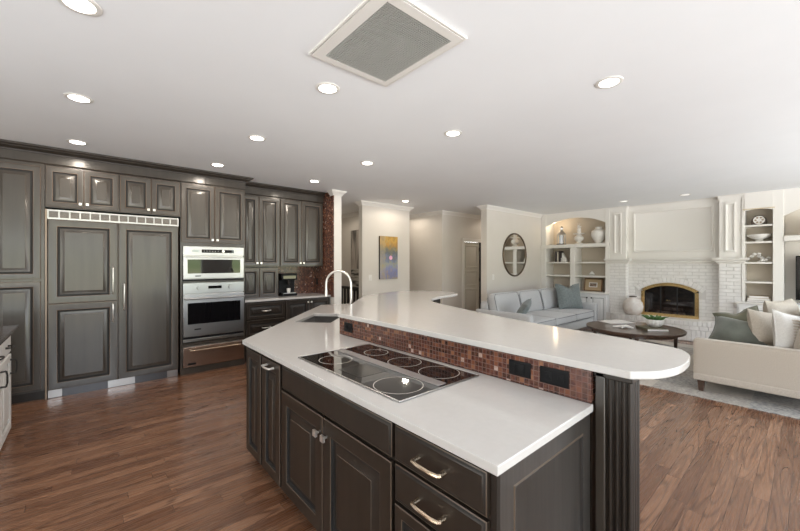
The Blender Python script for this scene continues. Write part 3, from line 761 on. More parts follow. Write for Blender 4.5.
# ================================================================== CEILING FIXTURES
LAMPD = mat('faintly glowing lamp lens', (.8,.8,.78), .3, emit=(1,.95,.88), es=.9)  # lens of a switched-off can, given a weak glow of its own
def can(label, x, y, dim=False):
    t = thing('ceiling_light', label, 'ceiling light', (x,y,H), 0, 'recessed ceiling lights')
    T = Matrix.Translation((x,y,H))
    MB(T).lathe([(.062,-.001),(.062,-.006),(.078,-.007),(.086,-.004),(.087,-.0005)], n=32).build('trim_ring', WHITE, t)
    MB(T).lathe([(.001,-.004),(.061,-.0045),(.061,-.0055),(.001,-.007)], n=28).build('diffuser', LAMPD if dim else LAMP, t)
    if dim: return t
    l = bpy.data.lights.new('lamp', 'SPOT'); l.energy = CAN; l.color = (1,.88,.74); l.spot_size = R(176); l.spot_blend = .35; l.shadow_soft_size = .05
    o = bpy.data.objects.new('lamp', l); o.location = (0,0,-.03); o.parent = t; C.objects.link(o)
    return t
for x_, y_, lb in ((-7.2,4.2,'unseen recessed light added to brighten the stair hall'),(-5.25,8.3,'unseen recessed light added to brighten the passage by the panelled door'),(-6.6,5.85,'unseen recessed light added to brighten the recess behind the painting wall')): can(lb, x_, y_)  # unseen cans, added to brighten the dark hall, passage and recess
cans = [(-2.33,-.03,'recessed light at the top left corner of the picture, nearest the vent'),(-3.66,-.05,'second recessed light out from the pantry end of the cabinets'),(-5.0,-.08,'recessed light close to the cabinet crown above the refrigerator'),
 (-4.97,1.25,'recessed light close to the cabinet crown above the ovens'),(-3.65,1.28,'middle recessed light of the row from the ovens to the vent'),(-2.28,1.30,'recessed light beside the left corner of the ceiling vent'),
 (-4.98,2.61,'recessed light near the mosaic end wall of the kitchen'),(-3.65,2.64,'recessed light over the sink leg of the island'),(-2.27,2.66,'recessed light over the curve of the bar'),
 (-.92,2.73,'large recessed light right of the vent, over the living room side'),(-5.37,4.83,'recessed light in front of the wall with the painting'),
 (-2.48,8.17,'recessed light over the left part of the fireplace'),(-1.51,8.24,'recessed light over the right part of the fireplace')]
for x, y, lb in cans: can(lb, x, y, y > 8)
# egg-crate return air vent
t = thing('ceiling_vent', 'large square egg-crate air vent with white frame in the kitchen ceiling', 'vent', (-1.61,1.29,H))
vx0, vx1, vy0, vy1 = -1.972,-1.252,.992,1.590; ix0, ix1, iy0, iy1 = -1.915,-1.322,1.073,1.535
def frame(b, o, i, z0, z1):
    for q in ((o[0],o[1],o[2],i[2]),(o[0],o[1],i[3],o[3]),(o[0],i[0],i[2],i[3]),(i[1],o[1],i[2],i[3])): b.box(*q, z0, z1)
b = MB(); frame(b, (vx0,vx1,vy0,vy1), (vx0+.012,vx1-.012,vy0+.012,vy1-.012), H-.014, H-.0005); b.build('outer_frame', WHITE, t, bev=.002)
b = MB(); frame(b, (vx0+.016,vx1-.016,vy0+.016,vy1-.016), (ix0,ix1,iy0,iy1), H-.016, H-.006); b.build('inner_frame', WHITE, t)
b = MB(); nx, ny = 44, 34
for i in range(1,nx): x = ix0+(ix1-ix0)*i/nx; b.box(x-.0011,x+.0011,iy0,iy1,H-.016,H-.006)
for j in range(1,ny): y = iy0+(iy1-iy0)*j/ny; b.box(ix0,ix1,y-.0011,y+.0011,H-.016,H-.006)
b.build('grille', mat('grille metal', (.42,.415,.38), .5), t, smooth=False)
MB().box(ix0,ix1,iy0,iy1,H-.004,H-.001).build('backing', mat('dark vent backing', (.07,.068,.06), .9), t)  # dark sheet imitating the shaded depth behind the grille

# ================================================================== HALL
t = thing('abstract_painting', 'colourful abstract canvas in ochre and lavender on the narrow wall', 'painting', (-5.93,4.82,1.15))
MB().box(-5.928,-5.893,4.585,5.07,1.15,2.055).build('canvas_edge', BLACK, t)
PM = mat('abstract paint', rough=.5); g = N(PM)
pc = g.world(); s_ = g.n('SeparateXYZ', {0: pc})
zz = g.m('DIVIDE', g.m('SUBTRACT', s_.outputs[2], 1.15), .905); yy = g.m('DIVIDE', g.m('SUBTRACT', s_.outputs[1], 4.585), .485)
nz = g.n('TexNoise', {'Vector': g.world((7,7,4)), 'Scale': 1.0, 'Detail': 6.0, 'Roughness': .7})
nz2 = g.n('TexNoise', {'Vector': g.world((16,16,10), loc=(3,3,3)), 'Scale': 1.0, 'Detail': 5.0})
hh = g.m('ADD', zz, g.m('MULTIPLY', g.m('SUBTRACT', nz.outputs[0], .5), .75))
c = g.ramp(hh, [(0,(.30,.26,.22)),(.08,(.20,.20,.34)),(.22,(.24,.26,.44)),(.33,(.32,.34,.28)),(.42,(.20,.23,.33)),(.6,(.13,.15,.17)),(.72,(.24,.21,.12)),(.80,(.44,.24,.06)),(.92,(.55,.33,.07)),(1,(.36,.22,.06))])
c = g.mix(g.ramp(nz2.outputs[0], [(.55,(0,)*3),(.72,(.8,)*3)]), c, (.42,.32,.14))
leftm = g.m('LESS_THAN', g.m('ADD', yy, g.m('MULTIPLY', g.m('SUBTRACT', nz2.outputs[0], .5), .3)), .30)
c = g.mix(g.m('MULTIPLY', leftm, .45), c, (.42,.36,.24))
dy = g.m('SUBTRACT', yy, .60); dz = g.m('MULTIPLY', g.m('SUBTRACT', zz, .50), 1.9)
dot = g.m('LESS_THAN', g.m('ADD', g.m('MULTIPLY', dy, dy), g.m('MULTIPLY', dz, dz)), .009)
g.base(g.mix(dot, c, (.85,.45,.62)))
MB().box(-5.893,-5.888,4.585,5.07,1.15,2.055).build('painted_face', PM, t)
t = thing('tall_painting', 'tall dark canvas of pale tree trunks on the hall wall', 'painting', (-7.1,5.0,.87))
MB().box(-7.56,-6.55,4.965,4.998,.80,2.30).build('canvas_edge', BLACK, t)
PM2 = mat('birch paint', rough=.6); g = N(PM2)
nw = g.n('TexNoise', {'Vector': g.world((9,9,1.1)), 'Scale': 1.0, 'Detail': 5.0})
nb = g.n('TexNoise', {'Vector': g.world((3,3,16)), 'Scale': 1.0, 'Detail': 2.0})
s_ = g.n('SeparateXYZ', {0: g.world()})
c = g.ramp(nw.outputs[0], [(.38,(.05,.045,.04)),(.5,(.30,.27,.24)),(.62,(.50,.44,.38)),(.75,(.20,.09,.07))])
c2 = g.ramp(nb.outputs[0], [(.4,(.05,.045,.04)),(.6,(.45,.42,.37))])
g.base(g.mix(g.m('LESS_THAN', s_.outputs[2], 1.35), c, c2))
MB().box(-7.555,-6.555,4.960,4.966,.805,2.295).build('painted_face', PM2, t)
t = thing('stair_railing', 'black railing with square balusters in the hall behind the faucet', 'railing', (-6.65,4.25,0))
MB().box(-7.6,-6.07,4.22,4.28,.93,.985).build('handrail', BLACKM, t, bev=.006); MB().box(-7.6,-6.07,4.23,4.27,.07,.11).build('bottom_rail', BLACKM, t)
for i in range(13): MB().box(-7.59+i*.123,-7.55+i*.123,4.235,4.265,.11,.93).build('baluster', BLACKM, t)

# ================================================================== LIVING ROOM BUILT-INS
BY = 8.88                                   # front plane of the bookcases
def arch_valance(b, x0, x1, y0, y1, zs, zc_, ztop, n=18):
    cxm = (x0+x1)/2; hw = (x1-x0)/2; rise = zc_-zs
    Rr = (hw*hw+rise*rise)/(2*rise); zc0 = zc_-Rr
    for i in range(n):
        xa, xb = x0+(x1-x0)*i/n, x0+(x1-x0)*(i+1)/n
        za, zb_ = [zc0+math.sqrt(max(0,Rr*Rr-(x-cxm)**2)) for x in (xa,xb)]
        p = [(xa,za),(xb,zb_),(xb,ztop),(xa,ztop)]
        A = [b.v((x,y0,z)) for x,z in p]; B2 = [b.v((x,y1,z)) for x,z in p]
        b.f(A[::-1]); b.f(B2)
        for k in range(4): b.f([A[k],A[(k+1)%4],B2[(k+1)%4],B2[k]])
NICHE = mat('niche paint', (.60,.53,.44), .6)
t = thing('bookcase', 'white built-in bookcase with lit arched niche in the corner left of the fireplace', 'bookcase', (-3.8,9.1,0))
b = MB(); b.box(-4.59,-3.03,9.30,9.34,0,2.72); b.build('back_panel', NICHE, t)
b = MB(); b.box(-4.597,-4.47,BY,9.30,0,H-.001); b.build('left_stile', WHITE, t, bev=.004)
b = MB(); b.box(-3.07,-2.985,BY,9.30,0,H-.001); b.build('right_stile', WHITE, t, bev=.004)
b = MB(); arch_valance(b, -4.47,-3.07,BY+.01,BY+.05,2.42,2.59,H-.001); b.build('arch_valance', WHITE, t)
b = MB(); b.box(-4.597,-2.985,BY-.035,9.30,1.865,1.95); b.build('wide_shelf', WHITE, t, bev=.008)
b = MB(); b.box(-3.865,-3.755,BY+.01,9.30,.82,1.865); b.build('divider', WHITE, t, bev=.004)
for (x0, x1, z) in ((-4.47,-3.865,1.50),(-4.47,-3.865,1.175),(-3.755,-3.07,1.50),(-3.755,-3.07,1.175)):
    MB().box(x0,x1,BY+.02,9.30,z-.018,z+.018).build('shelf', WHITE, t, bev=.003)
MB().box(-4.597,-2.975,BY-.05,9.30,.775,.815).build('counter_ledge', WHITE, t, bev=.008)
MB().box(-4.597,-2.985,BY-.01,9.30,0,.775).build('base', WHITEC, t)
for x in (-4.50,-4.13,-3.76,-3.39):
    b = MB(); panel_door(b, (x,BY-.01,.12), (1,0,0), (0,0,1), NY, .35, .62, st=.05); f_ = b.build('door', WP, t)
    knob(MB(), (x+(.31 if x in (-4.50,-3.76) else .04),BY-.03,.68), NY, .03).build('knob', BLACKM, f_)
l = bpy.data.lights.new('niche_lamp','POINT'); l.energy = 2.6; l.color = (1,.78,.52); l.shadow_soft_size = .04
o = bpy.data.objects.new('niche_lamp', l); C.objects.link(o); o.parent = t; o.matrix_local = wm(t).inverted() @ Matrix.Translation((-4.27,8.99,2.46))
# right narrow bookcase
t = thing('bookcase', 'narrow white built-in shelf tower right of the fireplace', 'bookcase', (-.6,9.1,0))
MB().box(-.80,-.40,9.20,9.24,.8,2.72).build('back_panel', NICHE, t)
MB().box(-.815,-.775,BY,9.20,.80,H-.001).build('left_stile', WHITE, t, bev=.003)
MB().box(-.425,-.30,BY,9.20,0,H-.001).build('right_stile', WHITE, t, bev=.003)
b = MB(); arch_valance(b, -.775,-.425,BY-.015,BY+.03,2.415,2.44,H-.001,8); b.build('arch_valance', WHITE, t)
MB().box(-.80,-.40,BY-.03,BY+.02,2.437,2.452).build('valance_lip', mat('gilt lip', (.62,.52,.36), .5), t)
for z in (2.150,1.855,1.49,1.145): MB().box(-.775,-.425,BY+.015,9.20,z-.016,z+.016).build('shelf', WHITE, t, bev=.003)
MB().box(-.90,-.30,BY-.10,9.20,.765,.795).build('counter_ledge', WHITE, t, bev=.008)
MB().box(-.87,-.30,BY-.06,9.20,0,.765).build('base', WHITEC, t)
b = MB(); panel_door(b, (-.84,BY-.06,.12), (1,0,0), (0,0,1), NY, .50, .60, st=.05); b.build('door', WP, t)
# media niche at the right edge
t = thing('media_cabinet', 'white built-in media wall with arched niche at the right edge of the picture', 'cabinet', (.6,9.1,0))
MB().box(-.30,1.60,9.30,9.34,0,2.72).build('back_panel', WALL, t)
MB().box(1.50,1.62,BY,9.30,0,H-.001).build('right_stile', WHITE, t, bev=.003)
b = MB(); arch_valance(b, -.30,1.50,BY+.01,BY+.05,2.28,2.56,H-.001,20); b.build('arch_valance', WHITE, t)
MB().box(-.298,1.50,BY-.02,9.30,1.86,1.95).build('wide_shelf', WHITE, t, bev=.006)
MB().box(-.298,1.50,BY-.02,9.30,0,.80).build('base', WHITEC, t)
l = bpy.data.lights.new('niche_lamp','POINT'); l.energy = 3; l.color = (1,.82,.55); l.shadow_soft_size = .04
o = bpy.data.objects.new('niche_lamp', l); C.objects.link(o); o.parent = t; o.matrix_local = wm(t).inverted() @ Matrix.Translation((.5,9.0,2.5))
t = thing('television', 'black flat television in the white niche at the right edge', 'television', (.5,9.1,.86))
MB().box(-.165,1.15,9.08,9.13,.86,1.61).build('casing', BLACK, t, bev=.004); MB().box(-.15,1.135,9.076,9.081,.875,1.595).build('screen', BLACKG, t)
MB().box(.3,.7,8.98,9.22,.801,.815).build('stand_foot', BLACK, t); MB().box(.45,.55,9.10,9.14,.80,.87).build('stand_neck', BLACK, t)
tag(MB().lathe([(.05,0),(.10,.02),(.13,.12),(.10,.22),(.055,.26),(.07,.30),(.06,.30),(.03,.24)], (.02,9.07,1.951), 24).build('niche_vase', mat('bronze glaze', (.12,.09,.06), .4)), 'bronze-coloured vase in the arched niche above the television', 'vase')

# chimney breast
ZM = 1.475
CY = 9.04; PYf = 8.90
t = thing('fireplace', 'white painted brick fireplace with panelled overmantel and raised brick hearth', 'fireplace', (-1.93,9.0,0))
def bricks(b, x0, x1, z0, z1, Y, bw=.205, bh=.0665, gap=.009, dep=.012, skip=None):
    z = z0; r_ = 0
    while z < z1-.01:
        ze = min(z+bh-gap, z1); x = x0-(bw/2 if r_ % 2 else 0)
        while x < x1:
            xa, xb = max(x,x0), min(x+bw-gap,x1)
            if xb-xa > .012:
                if not skip: b.box(xa,xb,Y-dep,Y,z,ze,0)
                else:
                    # split the brick where it meets the opening
                    k = 6; seg_ = None
                    for i in range(k+1):
                        xm = xa+(xb-xa)*(i+.5)/k; ok = i < k and not skip(xm,(z+ze)/2)
                        if ok and seg_ is None: seg_ = xa+(xb-xa)*i/k
                        if not ok and seg_ is not None:
                            b.box(seg_, xa+(xb-xa)*i/k, Y-dep, Y, z, ze, 0); seg_ = None
            x += bw
        z += bh; r_ += 1
ox0, ox1, ozs, ozc = -2.402,-1.438,.93,1.080; ocx = (ox0+ox1)/2; ohw = (ox1-ox0)/2; orr = (ohw**2+(ozc-ozs)**2)/(2*(ozc-ozs)); oz0 = ozc-orr
def inarch(x, z, e=0): return abs(x-ocx) < ohw+e and (z < ozs+e*.5 or math.hypot(x-ocx,z-oz0) < orr+e) and z < ozc+e
def archz(x, e=0): return oz0+math.sqrt(max(0,(orr+e)**2-(x-ocx)**2))
b = MB()
b.box(-2.66,ox0,CY,CY+.08,.38,ZM); b.box(ox1,-1.12,CY,CY+.08,.38,ZM)
n = 24
for i in range(n):
    xa, xb = ox0+(ox1-ox0)*i/n, ox0+(ox1-ox0)*(i+1)/n
    A = [b.v(p) for p in ((xa,CY,archz(xa)),(xb,CY,archz(xb)),(xb,CY,ZM),(xa,CY,ZM))]; B2 = [b.v(p) for p in ((xa,CY+.08,archz(xa)),(xb,CY+.08,archz(xb)),(xb,CY+.08,ZM),(xa,CY+.08,ZM))]
    b.f(A[::-1]); b.f(B2)
    for k in range(4): b.f([A[k],A[(k+1)%4],B2[(k+1)%4],B2[k]])
b.build('brick_backing', MORT, t, smooth=False)
b = MB(); bricks(b, -2.66,-1.12,.385,ZM,CY,skip=lambda x,z: inarch(x,z,.115) and (z > .80)or inarch(x,z,0))
b.build('brick_face', BRICKW, t, smooth=False, bev=.003, seg=1)
# voussoirs fanned over the opening
b = MB(); a0 = math.asin(ohw/orr); nv = 17
for i in range(nv):
    a1 = -a0*1.12+2.24*a0*(i+.06)/nv; a2 = -a0*1.12+2.24*a0*(i+.94)/nv
    p = [(ocx+(orr+rr)*math.sin(a), oz0+(orr+rr)*math.cos(a)) for a, rr in ((a1,.006),(a2,.006),(a2,.11),(a1,.11))]
    A = [b.v((x,CY-.020,z)) for x,z in p]; B2 = [b.v((x,CY,z)) for x,z in p]
    b.f(A); b.f(B2[::-1])
    for k in range(4): b.f([A[k],A[(k+1)%4],B2[(k+1)%4],B2[k]])
b.build('arch_brick', BRICKW, t, smooth=False, bev=.003, seg=1)
for x0, x1 in ((-2.984,-2.66),(-1.12,-.818)):
    MB().box(x0,x1,PYf,9.2,0,ZM).build('pier_core', MORT, t)
    b = MB(); bricks(b, x0,x1,.02,ZM,PYf,bw=.205)
    # side face towards the opening
    z = .02; sx_ = x1 if x0 < -2 else x0
    while z < ZM-.01:
        b.box(min(sx_,sx_+(.012 if x0 < -2 else -.012)), max(sx_,sx_+(.012 if x0 < -2 else -.012)), PYf, CY-.012, z, min(z+.0575,ZM)); z += .0665
    b.build('brick_pier', BRICKW, t, smooth=False, bev=.003, seg=1)
# firebox
b = MB(); b.box(ox0-.01,ox1+.01,9.30,9.33,.36,1.12); b.box(ox0-.04,ox0-.01,CY+.081,9.30,.36,1.12); b.box(ox1+.01,ox1+.04,CY+.081,9.30,.36,1.12); b.box(ox0-.04,ox1+.04,CY+.081,9.33,1.12,1.15); b.box(ox0,ox1,CY+.081,9.30,.36,.385)
b.build('firebox', FIREB, t, smooth=False)
# hearth, bowed towards the room
HP = [(-3.06,8.86),(-2.75,8.73),(-2.32,8.62),(-1.93,8.585),(-1.50,8.62),(-1.10,8.73),(-.90,8.80)]
hp = HP+[(-.82,CY),(-3.02,CY)]
inner = [(x*1.0+(-1.93-x)*.02, y+.02) for x,y in HP]+[(-.84,CY),(-3.0,CY)]
MB().prism(inner, 0, .372).build('hearth_core', MORT, t, smooth=False)
def along(pts, d):
    for p, q_ in zip(pts, pts[1:]):
        p, q_ = Vector(p), Vector(q_); L = (q_-p).length
        if d <= L: return p+(q_-p)*d/L, (q_-p).normalized()
        d -= L
    return Vector(pts[-1]), (Vector(pts[-1])-Vector(pts[-2])).normalized()
tot = sum((Vector(q_)-Vector(p)).length for p, q_ in zip(HP,HP[1:]))
b = MB()
def hb(dst, wd, z0, z1, dep=.03):
    p, d1 = along(HP, dst); q_, _ = along(HP, min(tot,dst+wd)); d1 = (q_-p).normalized(); nn_ = Vector((-d1.y,d1.x))
    b.prism([p, q_, q_+nn_*dep, p+nn_*dep], z0, z1)
k = 0.0
while k < tot-.04: hb(k, .060, .300, .384, .10); k += .0685
for r_, (z0, z1) in enumerate(((.225,.293),(.0,.0),)):
    k = 0.0
    while r_ == 0 and k < tot-.05: hb(k, .125, .222, .293); k += .1335
k = 0.0
while k < tot-.05: hb(k, .062, .012, .213); k += .0705
b.build('hearth_brick', BRICKW, t, smooth=False, bev=.003, seg=1)
b = MB(); b.prism([(x,y+.09) for x,y in HP]+[(-.82,CY-.002),(-3.02,CY-.002)], .372, .382); b.build('hearth_top', BRICKW, t, smooth=False)
# brass doors
T_ = CY-.014
b = MB(); w2 = .060
def band(e0, e1, y0, y1, m=0, n=20):
    xa0, xa1 = ox0-e0, ox1+e0; pts_o = []; pts_i = []
    for i in range(n+1):
        u = i/n; pts_o.append((ox0-e0+(ox1-ox0+2*e0)*u, 0)); pts_i.append((ox0-e1+(ox1-ox0+2*e1)*u, 0))
    for i in range(n):
        q = []
        for (x,_), e in ((pts_o[i],e0),(pts_o[i+1],e0),(pts_i[i+1],e1),(pts_i[i],e1)): q.append((x, archz(x,e)))
        A = [b.v((x,y0,z)) for x,z in q]; B2 = [b.v((x,y1,z)) for x,z in q]
        b.f(A, m); b.f(B2[::-1], m)
        for k in range(4): b.f([A[k],A[(k+1)%4],B2[(k+1)%4],B2[k]], m)
band(0,-w2,T_-.012,T_+.01)
for x0, x1 in ((ox0,ox0+w2),(ox1-w2,ox1)): b.box(x0,x1,T_-.012,T_+.01,.43,archz(ox0+w2 if x0==ox0 else ox1-w2,-w2)-.0)
b.box(ox0,ox1,T_-.014,T_+.01,.385,.445)
fr = b.build('brass_surround', BRASS, t, angle=30)
b = MB(); b.poly([(ox0+w2,T_+.004,.445)]+[(x,T_+.004,archz(x,-w2)) for x in [ox0+w2+(ox1-ox0-2*w2)*i/16 for i in range(17)]]+[(ox1-w2,T_+.004,.445)][::1])
b.build('glass', GLASSD, fr)
b = MB()
for x in (ox0+w2+.012, ocx-.14, ocx+.14, ox1-w2-.012): b.box(x-.010,x+.010,T_-.006,T_+.008,.445,archz(x,-w2)-.005)
b.build('door_frame', BLACKM, fr)
for x in (ocx-.02, ocx+.02): MB().cyl((x,T_-.03,.72), (x,T_-.004,.72), .010, .007, 10).build('door_knob', BRASS, fr)
for (p0, p1, r_) in (((-2.15,9.155,.435),(-1.68,9.18,.435),.045),((-2.10,9.25,.43),(-1.70,9.255,.43),.040),((-2.10,9.20,.525),(-1.72,9.215,.525),.034)):
    tag(MB().cyl(p0,p1,r_,r_*.9,12).build('fire_log', LOG), {.045:'thick front log lying in the dark firebox',.040:'back log lying behind the front one in the dark firebox',.034:'short top log of the stack in the dark firebox'}[r_], 'log', 'logs in the firebox')
# mantel and overmantel
MP = [(0,0),(.025,0),(.03,.02),(.05,.03),(.055,.055),(.085,.07),(.095,.085),(.10,.11),(0,.11)]
def sweep_part(name, pts, prof, z, m, parent):
    o = sweep(name, pts, prof, z, m); del o['kind']
    W = o.matrix_world.copy(); W = WM[o.name]; o.parent = parent; o.matrix_local = wm(parent).inverted() @ W; return o
sweep_part('mantel_shelf', [(-2.984,9.25),(-2.984,PYf),(-2.66,PYf),(-2.66,CY),(-1.12,CY),(-1.12,PYf),(-.818,PYf),(-.818,9.25)], MP, ZM, WHITE, t)
MB().prism([(-2.984,PYf),(-2.66,PYf),(-2.66,CY),(-1.12,CY),(-1.12,PYf),(-.818,PYf),(-.818,9.30),(-2.984,9.30)], ZM, H-.001).build('overmantel', WHITE, t, smooth=False)
def wains(b, x0, x1, z0, z1, Y):
    b.rings((x0,Y,z0), (1,0,0), (0,0,1), NY, x1-x0, z1-z0, [(0,0,0),(.003,.020,0),(.016,.024,0),(.026,.022,0),(.040,.004,0),(.044,.001,0)])
for nm, q in (('overmantel_panel',(-2.56,-1.22,1.72,2.60,CY)),('pilaster_panel',(-2.90,-2.745,1.69,2.60,PYf)),('pilaster_panel',(-1.045,-.89,1.69,2.60,PYf))):
    b = MB(); wains(b, *q); b.build(nm, WHITE, t)
COVE = [(-.01,0),(.002,0),(.010,.05),(.03,.085),(.055,.098),(-.01,.098)]
sweep_part('cove_moulding', [(-2.984,9.25),(-2.984,PYf),(-2.66,PYf),(-2.66,CY),(-1.12,CY),(-1.12,PYf),(-.818,PYf),(-.818,9.25)], COVE, H-.0985, WHITE, t)

# ------------------------------------------------------------------ decor on the shelves
ZS = 1.951
t = thing('lantern', 'silver and dark glass lantern on the upper shelf, left of the candle holder', 'lantern', (-4.15,9.05,ZS))
T = wm(t)
MB(T).box(-.085,.085,-.085,.085,0,.03).build('base', BLACKM, t)
b = MB(T)
for x in (-.07,.07):
    for y in (-.07,.07): b.cyl((x,y,.03), (x,y,.25), .009, .009, 8)
b.build('post', STEELW, t)
MB(T).lathe([(.115,.25),(.12,.262),(.06,.33),(.035,.36),(.035,.43),(.045,.44),(.02,.47)], n=4).build('roof', STEEL, t)
MB(T).lathe([(.035,.03),(.035,.17)], n=16).build('candle', CERW, t)
MB(T).lathe([(.060,.035),(.060,.24)], n=16).build('glass', mat('lantern glass', (.8,.85,.9), .05, .6), t)
t = thing('candle_holder', 'white urn-shaped holder with pale flowers, middle of the upper shelf', 'candle holder', (-3.72,9.05,ZS)); T = wm(t)
MB(T).lathe([(.09,0),(.09,.02),(.05,.04),(.05,.06),(.10,.11),(.105,.17),(.06,.21),(.05,.235),(.13,.25),(.13,.262),(.04,.265)]).build('urn', CERW, t)
MB(T).lathe([(.045,.265),(.045,.38),(.03,.385)], n=18).build('candle', CERW, t)
b = MB(T)
for i in range(14):
    a = random.uniform(0,6.3); r_ = random.uniform(.01,.05); b.lathe([(.004,-.012),(.016,0),(.004,.012)], (r_*math.cos(a), r_*math.sin(a), random.uniform(.39,.50)), 6)
    b.tube([(0,0,.38),(r_*math.cos(a)*.6,r_*math.sin(a)*.6,.45)], .002, 5)
b.build('flowers', PAPER, t)
tag(MB().lathe([(.06,0),(.07,.01),(.09,.05),(.145,.14),(.165,.22),(.15,.29),(.10,.325),(.075,.34),(.07,.375),(.085,.385),(.08,.39),(.05,.37)], (-3.27,9.05,ZS)).build('ginger_jar', CERW), 'round white ceramic jar on the upper shelf, nearest the fireplace', 'jar')
zs = 1.519
for i, (x, w_, h, m_, lb) in enumerate(((-4.255,.035,.27,BOOKK,'dark upright book at the left of the pair on the shelf below the lantern'),(-4.205,.03,.25,BOOKC,'pale book beside the dark one on the shelf below the lantern'),(-4.160,.035,.28,BOOKK,'tallest dark book right of the pale one on the shelf below the lantern'))):
    t = thing('book', lb, 'book', (x,9.06,zs), 0, 'books on the shelf below the lantern'); T = wm(t)
    b = MB(T); b.box(-w_/2,-w_/2+.003,-.09,.09,.0005,h); b.box(w_/2-.003,w_/2,-.09,.09,.0005,h); b.box(-w_/2,w_/2,-.093,-.088,.0005,h); b.build('cover', m_, t)
    MB(T).box(-w_/2+.004,w_/2-.004,-.087,.085,.003,h-.006).build('pages', PAPER, t)
t = thing('bookend', 'white curved bookend leaning on the dark books', 'bookend', (-4.07,9.05,zs)); T = wm(t)
b = MB(T); b.ext([(-.06,.0),(.07,.0),(.06,.06),(.03,.12),(-.01,.19),(-.04,.23),(-.055,.235)], 'y', -.04, .04); b.build('body', CERW, t, bev=.008)
MB(T).box(-.068,-.061,-.05,.05,0.0005,.10).build('plate', CERW, t)
t = thing('framed_picture', 'small framed picture with tan mat and gilt frame on the lower right shelf', 'picture', (-3.42,9.10,.816)); 
T = Matrix.Translation((-3.42,9.10,.818)) @ Matrix.Rotation(R(-10),4,'X')
b = MB(T); o_, i_ = (-.205,.205,0,.31), (-.180,.180,.025,.285)
for q in ((o_[0],o_[1],o_[2],i_[2]),(o_[0],o_[1],i_[3],o_[3]),(o_[0],i_[0],i_[2],i_[3]),(i_[1],o_[1],i_[2],i_[3])): b.box(q[0],q[1],-.012,.010,q[2],q[3])
b.build('frame', mat('dark gilt', (.20,.11,.05), .35, .3), t, bev=.003)
MB(T).box(-.182,.182,-.002,.006,.023,.287).build('mat', mat('tan mat', (.48,.36,.22), .7), t)
MB(T).box(-.095,.095,-.004,-.002,.095,.210).build('mat_opening', PAPER, t)
MB(T).box(-.075,.075,-.0055,-.004,.115,.190).build('print', noisy('print ink', (.08,.05,.04), (.4,.3,.22), (40,40,40), .6), t)
t = thing('shell_figure', 'small white shell figure on a thin plate on the middle right shelf', 'figurine', (-3.42,9.05,1.194)); T = wm(t)
MB(T).lathe([(.09,0),(.10,.006),(.02,.010)]).build('plate', CERW, t); MB(T).lathe([(.03,.010),(.055,.03),(.04,.05),(.02,.085),(.005,.10)], n=9, sx=1.3).build('shell', CERW, t)
for k, (z, w_, m_, lb) in enumerate(((1.20-.384,.34,BOOKC,'lowest large pale book in the stack behind the sofa'),(.851,.30,BOOKG,'middle olive book in the stack behind the sofa'),(.881,.27,BOOKC,'top cream book in the stack behind the sofa'))):
    t = thing('book', lb, 'book', (-4.15,9.05,z), 0, 'books stacked behind the sofa'); T = wm(t)
    b = MB(T); b.box(-w_/2,w_/2,-.11,.11,0,.003); b.box(-w_/2,w_/2,-.11,.11,.025,.028); b.box(-w_/2,w_/2,.107,.11,0,.028); b.build('cover', m_, t)
    MB(T).box(-w_/2+.004,w_/2-.004,-.105,.106,.0035,.0245).build('pages', PAPER, t)
# right tower
t = thing('mantel_clock', 'dark domed stand with round cream face on the top shelf of the narrow tower', 'clock', (-.60,9.02,2.167)); T = wm(t)
b = MB(T); n = 16; p = [(.10,0)]+[(.10*math.cos(PI*i/n), .05+.12*math.sin(PI*i/n)) for i in range(n+1)]+[(-.10,0)]; b.ext(p, 'y', -.03, .03); b.build('case', mat('dark wood', (.07,.045,.03), .4), t, bev=.004)
MB(T).cyl((0,-.031,.085), (0,-.038,.085), .075, .072, 28).build('face', CERW, t)
b = MB(T)
for k in range(6): a = k*PI/3; b.cyl((.045*math.cos(a),-.038,.085+.045*math.sin(a)), (.045*math.cos(a),-.041,.085+.045*math.sin(a)), .016, .012, 10)
b.build('carving', mat('carved tan', (.42,.32,.24), .6), t)
tag(MB().lathe([(.05,0),(.055,.02),(.045,.03),(.10,.055),(.155,.10),(.165,.125),(.158,.125),(.10,.07),(.01,.045)], (-.60,9.03,1.872)).build('footed_bowl', CERW), 'wide white footed bowl on the second shelf of the narrow tower', 'bowl')
b = MB(Matrix.Translation((-.58,9.03,1.507)))
for i in range(9):
    a = i*2*PI/9*2; r_ = .035+.03*(i%3); z = .035+.035*(i%4)
    b.lathe([(.004,-.030),(.024,-.018),(.032,0),(.024,.018),(.004,.030)], (r_*math.cos(a)*1.3, r_*math.sin(a)*.7, z), 10)
b.lathe([(.05,0),(.05,.01),(.02,.03)])
tag(b.build('coral_ornament', CERW), 'knobbly white coral ornament on the third shelf of the narrow tower', 'ornament')
for k, (w_, m_, lb) in enumerate(((.31,BOOKK,'dark bottom book of the stack in the narrow tower'),(.29,BOOKC,'cream middle book of the stack in the narrow tower'),(.25,BOOKT,'tan top book of the stack in the narrow tower'))):
    h = (.030,.038,.042)[k]; z = .796+sum((.030,.038,.042)[:k])+k*.0005
    t = thing('book', lb, 'book', (-.60,9.03,z), 0, 'books stacked in the narrow tower'); T = wm(t)
    b = MB(T); b.box(-w_/2,w_/2,-.10,.10,0,.003); b.box(-w_/2,w_/2,-.10,.10,h-.003,h); b.box(-w_/2,w_/2,.097,.10,0,h); b.build('cover', m_, t)
    MB(T).box(-w_/2+.004,w_/2-.004,-.095,.096,.0035,h-.0035).build('pages', PAPER, t)
